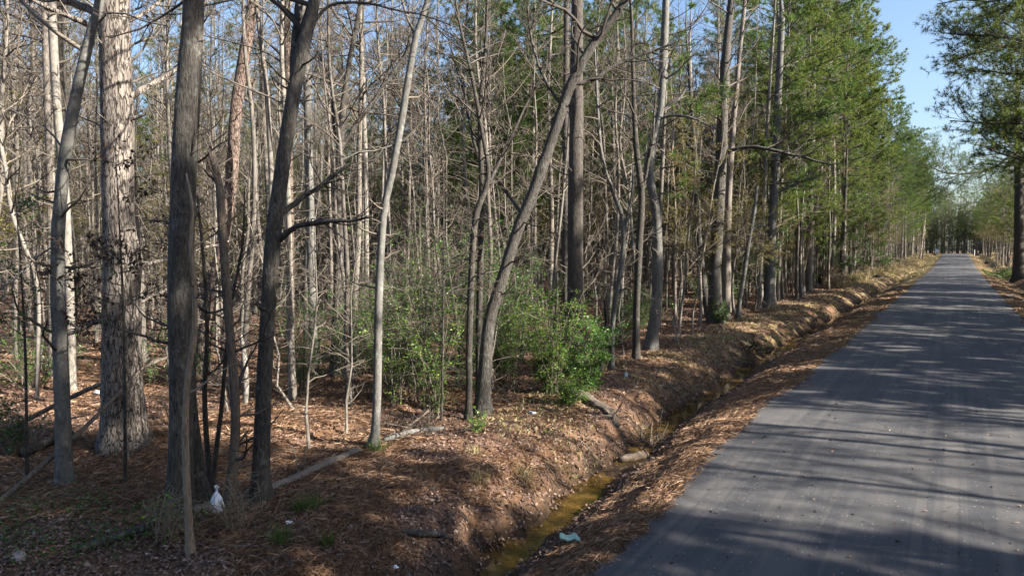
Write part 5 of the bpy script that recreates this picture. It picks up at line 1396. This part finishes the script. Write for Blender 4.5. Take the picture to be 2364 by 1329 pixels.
# the white bag tied to a cane
rg = np.random.default_rng(70)
bx, by = -7.17, 4.80
bz = gz(bx, by) + .10
root = empty('plastic_bag', (bx, by, bz)); tag(root, 'white plastic bag hanging knotted from a cane beside the dark ridged trunk', 'bag')
V, Q = lathe_fold([(.004, .0), (.075, .005), (.098, .04), (.100, .09), (.088, .14), (.062, .19), (.035, .225), (.014, .245)], 26, .22, 4, rg)
obj('bag_body', mesh_np('bag_body', V, Q, mats=M_WHITE), root)
V, Q = lathe_fold([(.010, .243), (.018, .252), (.014, .262), (.008, .268), (.024, .290), (.034, .315)], 12, .35, 3, rg)
obj('knot', mesh_np('knot', V, Q, mats=M_WHITE), root)
T = Tubes()
T.add(np.array([[.10, .25, -.12], [.06, .14, .22], [.02, .05, .36], [-.005, 0, .30], [-.01, 0, .25]]), [.008, .007, .006, .005, .004], 6)
o = obj('cane', T.build('cane', BARK['pale']), None, (bx, by, bz)); tag(o, 'bent pale cane carrying the white plastic bag', 'stem')

# green folded plastic beside the ditch
rg = np.random.default_rng(71)
nu = 15
Uu, Vv = np.meshgrid(np.linspace(-1, 1, nu), np.linspace(-1, 1, 9), indexing='ij')
bend = np.where(Uu > .15, (Uu - .15), 0)
X = Uu * .15 - bend * .05; Y = Vv * .065 * (1 - .35 * np.abs(Uu + .2)) - bend * .13 + .03 * Uu
Zt = .035 + .035 * np.cos(Vv * 1.5) + .02 * np.sin(Uu * 5) + .012 * rg.uniform(-1, 1, Uu.shape)
top = np.stack([X, Y, Zt], -1).reshape(-1, 3); bot = top * [.97, .97, 1] - [0, 0, .022]
i = np.arange(nu - 1)[:, None] * 9 + np.arange(8)[None, :]
Qt = np.stack([i, i + 9, i + 10, i + 1], -1).reshape(-1, 4); nb_ = nu * 9
ring = list(range(8)) + [8 + 9 * k for k in range(nu - 1)] + list(range(nu * 9 - 1, nu * 9 - 9, -1)) + [9 * k for k in range(nu - 1, 0, -1)]
Qs = [[ring[k], ring[(k + 1) % len(ring)], ring[(k + 1) % len(ring)] + nb_, ring[k] + nb_] for k in range(len(ring))]
o = obj('plastic_scrap', mesh_np('plastic_scrap', np.vstack([top, bot]), np.vstack([Qt, Qt[:, ::-1] + nb_, Qs]), mats=M_GREENP), None, (-3.85, 7.36, gz(-3.85, 7.36) + .035))
o.rotation_euler = (0, 0, math.radians(25))
tag(o, 'pale green folded plastic scrap on the pine straw beside the ditch', 'litter')

# crushed can on the bank
rg = np.random.default_rng(72)
root = empty('crushed_can', (-6.70, 11.15, gz(-6.70, 11.15) + .045)); tag(root, 'crushed white can with a blue band below the slim dark pair', 'can')
root.rotation_euler = (math.radians(90), 0, math.radians(70))
V, Q = lathe_fold([(.004, -.075), (.036, -.072), (.045, -.06), (.044, -.02)], 18, .12, 3, rg); obj('can_end', mesh_np('can_end', V, Q, mats=M_WHITE), root)
V, Q = lathe_fold([(.0445, -.02), (.040, .0), (.043, .025)], 18, .12, 3, rg); obj('band', mesh_np('band', V, Q, mats=M_CANB), root)
V, Q = lathe_fold([(.043, .025), (.045, .06), (.036, .072), (.004, .075)], 18, .12, 3, rg); obj('can_top', mesh_np('can_top', V, Q, mats=M_WHITE), root)

crumple('paper_scrap', (-6.75, 15.7), (.10, .12, .17), M_BLUE, 'bluish crumpled paper standing on the shaded bank right of the black snag', 'litter', 73)
crumple('plastic_scrap', (-4.98, 5.42), (.11, .08, .05), M_WHITE, 'white plastic scrap at the lower end of the ditch bank', 'litter', 74)
crumple('paper_scrap', (-6.30, 5.12), (.12, .09, .06), M_WHITE, 'greyish crumpled paper in the shade right of the dark forked tree foot', 'litter', 75)
crumple('foam_chunk', (-15.7, 7.7), (.28, .16, .12), M_WHITE, 'white foam chunk on the floor left of the thickest pine', 'litter', 76)
crumple('plastic_bag', (3.05, 56.3), (.45, .25, .16), M_WHITE, 'white bag lying on the right shoulder of the road', 'litter', 77)
crumple('plastic_bag', (3.75, 54.5), (.35, .25, .18), M_WHITE, 'white bag lying lower in the right ditch', 'litter', 78)
crumple('black_bag', (-7.1, 83.5), (.9, .6, .4), M_BLACK, 'black and white rubbish dumped at the edge of the left verge', 'litter', 79)
crumple('stone', (-7.88, 3.05), (.17, .14, .12), M_GREYS, 'grey stone in the bottom left corner', 'stone', 80, amp=.2)
crumple('dirt_lump', (4.0, 103), (.9, .5, .25), M_BLACK, 'dark lump lying on the sunny grass at the right', 'lump', 81)

# ------------------------------------------------------------------ far roadside furniture
def box(V, Q, c, s):
    b = len(V)
    for dz in (-1, 1):
        for dx, dy in ((-1, -1), (1, -1), (1, 1), (-1, 1)):
            V.append((c[0] + dx * s[0] / 2, c[1] + dy * s[1] / 2, c[2] + dz * s[2] / 2))
    Q += [(b, b + 3, b + 2, b + 1), (b + 4, b + 5, b + 6, b + 7)] + [(b + k, b + (k + 1) % 4, b + 4 + (k + 1) % 4, b + 4 + k) for k in range(4)]


def tube_mesh(name, pts, rad, mat, sides=10):
    T = Tubes(); T.add(np.array(pts, float), rad, sides); return T.build(name, mat)


sx, sy = -5.0, 244.5
root = empty('road_sign', (sx, sy, gz(sx, sy))); tag(root, 'small pale diamond road sign on a post across the far junction', 'sign')
obj('post', tube_mesh('post', [(0, 0, -.2), (0, 0, 1.0), (0, 0, 2.0)], [.05, .05, .05], M_SIGN), root)
s = .62
V = [(0, -.06, 1.55 - s), (s, -.06, 1.55), (0, -.06, 1.55 + s), (-s, -.06, 1.55), (0, -.03, 1.55 - s), (s, -.03, 1.55), (0, -.03, 1.55 + s), (-s, -.03, 1.55)]
obj('panel', mesh_np('panel', V, [(0, 1, 2, 3), (7, 6, 5, 4), (0, 4, 5, 1), (1, 5, 6, 2), (2, 6, 7, 3), (3, 7, 4, 0)], mats=M_SIGN, smooth=False), root)
s = .17
V = [(0, -.066, 1.5 - s), (s, -.066, 1.5), (0, -.066, 1.5 + s), (-s, -.066, 1.5), (0, -.062, 1.5 - s), (s, -.062, 1.5), (0, -.062, 1.5 + s), (-s, -.062, 1.5)]
obj('dark_mark', mesh_np('dark_mark', V, [(0, 1, 2, 3), (7, 6, 5, 4), (0, 4, 5, 1), (1, 5, 6, 2), (2, 6, 7, 3), (3, 7, 4, 0)], mats=M_BLUE, smooth=False), root)
for (x, y, lean, h, l) in [(-6.6, 172, .75, 9.5, 'leaning wooden utility pole, left of the two'), (-6.1, 174, .18, 10, 'straight wooden utility pole, right of the two')]:
    root = empty('utility_pole', (x, y, gz(x, y))); tag(root, l, 'pole', 'utility poles near the junction')
    obj('pole', tube_mesh('pole', [(0, 0, -.3), (lean * .5, 0, h / 2), (lean, 0, h)], [.17, .15, .12], M_POLE, 12), root)
    V, Q = [], []; box(V, Q, (lean * .95, 0, h * .95), (1.8, .1, .12)); obj('crossarm', mesh_np('crossarm', V, Q, mats=M_POLE, smooth=False), root)
x, y = 4.3, 142
root = empty('mailbox', (x, y, gz(x, y))); tag(root, 'dark mailbox on a thin post at the right of the road', 'mailbox')
obj('post', tube_mesh('post', [(0, 0, -.3), (0, 0, .4), (0, 0, .75)], [.05, .05, .05], M_POLE, 8), root)
a = np.linspace(0, PI, 9); pr = [(-.28, 0)] + [(-.28 * math.cos(t), .18 + .22 * math.sin(t)) for t in a] + [(.28, 0)]
k = len(pr); V = [(p, -.35, .75 + q) for p, q in pr] + [(p, .35, .75 + q) for p, q in pr]
obj('box', mesh_np('box', V, [(i, (i + 1) % k, k + (i + 1) % k, k + i) for i in range(k)], mats=M_BLACK, smooth=False, extra=[list(range(k - 1, -1, -1)), list(range(k, 2 * k))]), root)
root = empty('marker_post', (2.95 + 1.2, 231, gz(4.15, 231))); tag(root, 'thin white marker post at the right corner of the junction', 'post')
obj('post', tube_mesh('post', [(0, 0, -.2), (0, 0, .8), (0, 0, 1.7)], [.09, .09, .09], M_SIGN, 8), root)
V, Q = [], []; box(V, Q, (0, -.1, 1.5), (.4, .03, .25)); obj('plate', mesh_np('plate', V, Q, mats=M_SIGN, smooth=False), root)


# ------------------------------------------------------------------ what lies on the ground
def on_ground(n, dlo, dhi, tlo, thi, rg, cond=None):
    D = dlo * (dhi / dlo) ** rg.random(n); t = rg.uniform(tlo, thi, n)
    x = AX[0] * D + RX[0] * D * t; y = AX[1] * D + RX[1] * D * t
    k = np.ones(n, bool)
    if cond is not None: k = cond(x, y)
    x, y, D = x[k], y[k], D[k]
    return x, y, D


def lay(name, x, y, size, mat, rg, label, tilt=.45, wide=.5, fold=.35, lift=.012, mean_dir=None):
    e = .05
    z = ground_z(x, y)
    z = np.where((x < -3.6) & (x > -6.4), np.maximum(z, -.618 + rise(y)), z)
    nx = -(ground_z(x + e, y) - z) / e; ny = -(ground_z(x, y + e) - z) / e
    N = np.column_stack([np.clip(nx, -1.2, 1.2), np.clip(ny, -1.2, 1.2), np.ones(len(x))]) + rg.normal(0, tilt, (len(x), 3))
    N = _unit(N)
    az = rg.uniform(0, 2 * PI, len(x))
    if mean_dir is not None: az = mean_dir + rg.normal(0, .75, len(x))
    H_ = np.column_stack([np.cos(az), np.sin(az), np.zeros(len(x))])
    d = _unit(H_ - N * np.sum(H_ * N, 1, keepdims=True)); s = np.cross(N, d)
    S = (size * rg.uniform(.6, 1.35, len(x)))[:, None]
    c = np.column_stack([x, y, z + lift + rg.random(len(x)) * .02])
    a = c - d * S * .5; b = c + d * S * .5
    l = c + s * S * wide * .5 + N * S * fold * rg.uniform(0, .6, (len(x), 1)); r_ = c - s * S * wide * .5 + N * S * fold * rg.uniform(0, .6, (len(x), 1))
    V = np.stack([a, l, b, r_], 1).reshape(-1, 3); i = np.arange(len(x))[:, None] * 4
    T = np.concatenate([i + np.array([[0, 2, 1]]), i + np.array([[0, 3, 2]])], 0)
    o = obj(name, mesh_np(name, V, T=T, mats=mat, smooth=False))
    tag(o, label, None, None, 'stuff')


lrg = np.random.default_rng(91)
wood_ok = lambda x, y: (x < ditch_x(y) - .30 + .16 * lrg.normal(0, 1, len(x)) + .8 * (n2(x, y, 1.3, 35) > .55)) & ((n2(x, y, .8, 31) + .6 * lrg.random(len(x)) > -.35) | (x > ditch_x(y) - 1.2))
x, y, D = on_ground(185000, 5.2, 62, -.82, .60, lrg, wood_ok)
lay('fallen_leaves', x, y, .038 + .0024 * D, M_LITTER, lrg, 'brown fallen leaves covering the forest floor and the ditch bank')
sh_ok = lambda x, y: (x > ditch_x(y) + .30 + .10 * lrg.normal(0, 1, len(x))) & (x < road_edge(y) + .02 + .12 * lrg.normal(0, 1, len(x))) & (n2(x, y, .35, 33) + lrg.random(len(x)) > .25)
x, y, D = on_ground(60000, 6.2, 40, -.05, .60, lrg, sh_ok)
k = (lrg.random(len(x)) < np.clip((road_edge(y) - .75 - x) * 2.2 + .25, .06, 1))
lay('fallen_leaves', x[k], y[k], .045 + .0028 * D[k], M_LITTER, lrg, 'dark fallen leaves gathered on the road side of the ditch')
sh2 = lambda x, y: (x > ditch_x(y) + .55) & (x < road_edge(y) + .05 + .32 * np.clip(n2(x * 0, y, .8, 36), 0, 1) + .20 * lrg.normal(0, 1, len(x)) + .5 * (lrg.random(len(x)) < .06) * lrg.random(len(x)))
x, y, D = on_ground(170000, 6.2, 60, -.05, .68, lrg, sh2)
lay('pine_straw', x, y, .15 + .004 * D, M_STRAW, lrg, 'orange brown pine straw along the left edge of the road', .25, .030, .1, .015, math.radians(75))
fl = lambda x, y: (x < ditch_x(y) - .5) & (n2(x, y, 1.6, 34) > -.05)
x, y, D = on_ground(110000, 5.2, 22, -.82, .35, lrg, fl)
lay('pine_straw', x, y, .16 + .004 * D, M_STRAW, lrg, 'pine straw mixed with leaves on the forest floor', .3, .030, .1, .02)
x = lrg.uniform(-2.9, 2.4, 900); y = 6 + 40 * lrg.random(900) ** 1.4
lay_z = road_z(x, y)
P = np.column_stack([x, y, lay_z + .012])
o = obj('fallen_leaves', leaf_mesh('fallen_leaves', P, np.column_stack([lrg.normal(0, 1, (900, 2)), lrg.normal(0, .08, 900)]), .05, M_LITTER, lrg, .1, .5))
tag(o, 'few dead leaves and needles blown over the asphalt', None, None, 'stuff')
rs = lambda x, y: (x > 2.3) & (x < 4.3)
n = 9000
x = lrg.uniform(2.35, 5.5, n); y = 30 + 70 * lrg.random(n) ** 1.2
lay('pine_straw', x, y, .5 + 0 * x, M_STRAW, lrg, 'pine straw along the right edge of the road', .2, .06, .05, .015)


def blades(name, x, y, h, mat, rg, label, kind='stuff', lean=.5, w=.012):
    n = len(x)
    z = ground_z(x, y) - .01
    d = _unit(np.column_stack([rg.normal(0, lean, n), rg.normal(0, lean, n), np.ones(n)]))
    s = _unit(np.cross(d, rg.normal(0, 1, (n, 3)))) * w
    hh = (h * rg.uniform(.5, 1.25, n))[:, None]
    p = np.column_stack([x, y, z]); m = p + d * hh * .55; t = p + d * hh * .95; t[:, :2] += d[:, :2] * hh * .35; t[:, 2] -= hh[:, 0] * .12
    V = np.stack([p - s, p + s, m + s * .8, m - s * .8, t], 1).reshape(-1, 3); i = np.arange(n)[:, None] * 5
    T = np.concatenate([i + np.array([[0, 1, 2]]), i + np.array([[0, 2, 3]]), i + np.array([[3, 2, 4]])], 0)
    c0 = np.array([x.mean(), y.mean(), z.mean()])
    o = obj(name, mesh_np(name, V - c0, T=T, mats=mat, smooth=False), None, c0)
    return tag(o, label, None, None, kind) if kind else o


bk = lambda x, y: (x < ditch_x(y) - .3) & (x > ditch_x(y) - 2.6) & (n2(x, y, 1.1, 41) + .4 * lrg.normal(0, 1, len(x)) > .25)
x, y, D = on_ground(60000, 11, 90, -.1, .62, lrg, bk)
blades('dry_grass', x, y, .07 + .003 * D, M_DRYGRASS, lrg, 'thin tan and green grass along the top of the ditch bank', w=.004 + .0006 * 30)
n = 14000
x = lrg.uniform(-8.2, -3.6, n); y = 90 + 135 * lrg.random(n)
blades('dry_grass', x, y, .35, M_DRYGRASS, lrg, 'sunny grass on the far left verge', w=.03)
n = 9000
x = lrg.uniform(-9.2, -7.4, n); y = 60 + 165 * lrg.random(n)
blades('brush', x, y, 1.0, M_DRYGRASS, lrg, 'tall tan weeds along the foot of the left verge trees', w=.022, lean=.25)
n = 9000
x = lrg.uniform(3.1, 8.0, n); y = 98 + 24 * lrg.random(n)
blades('verge_grass', x, y, .12, M_GRASS, lrg, 'sunny yellow green grass patch on the right verge', w=.03)
n = 12000
x = lrg.uniform(3.3, 8.0, n); y = 62 + 165 * lrg.random(n)
k = n2(x, y, 3.0, 61) + .4 * lrg.normal(0, 1, n) > 0
blades('dry_grass', x[k], y[k], .2, M_DRYGRASS, lrg, 'dry grass on the right verge', w=.025)
# low green cover in the bottom left
n = 3600
x = lrg.normal(-8.3, .75, n); y = lrg.normal(3.9, .75, n)
k = (n2(x, y, .5, 51) + .3 * lrg.normal(0, 1, n) > -.05) & (x < -7.0)
x, y = x[k], y[k]
P = np.column_stack([x, y, ground_z(x, y) + lrg.random(len(x)) ** 1.5 * .26])
o = obj('ground_cover', leaf_mesh('ground_cover', P, np.column_stack([lrg.normal(0, 1, (len(x), 2)), lrg.normal(.2, .4, len(x))]), 0.045, M_HOLLY, lrg, .2, .5))
tag(o, 'low dark green ground cover in the bottom left shade', None, None, 'stuff')
for i, (x0, y0, h, nn, r, l) in enumerate([
        (-5.62, 5.08, .20, 60, .06, 'small bright green grass tuft nearest the bottom of the ditch bank'), (-6.45, 5.50, .26, 160, .17, 'dark green grass clump right of the dark forked tree foot'),
        (-6.0, 4.75, .26, 90, .10, 'green and tan grass clump at the bottom left of the ditch bank'), (-7.55, 7.85, .28, 110, .12, 'grass clump at the foot of the slender grey trunk'),
        (-10.0, 3.55, .22, 120, .15, 'grass clump at the foot of the leaning grey trunk'), (-5.6, 7.9, .22, 90, .16, 'thin grass clump on the sunlit slope above the curved branch piece'),
        (-5.35, 8.7, .26, 100, .16, 'tan grass clump on the lip of the ditch'), (-6.2, 8.6, .2, 60, .12, 'sparse grass clump in the middle of the sunlit slope')]):
    a = lrg.uniform(0, 2 * PI, nn); q = r * np.sqrt(lrg.random(nn))
    o = blades('grass_tuft', x0 + q * np.cos(a), y0 + q * np.sin(a), h, M_GRASS if i in (0, 1, 2, 3) else M_DRYGRASS, lrg, None, None, .45, .004)
    tag(o, l, 'grass tuft', 'grass tufts on the forest floor')
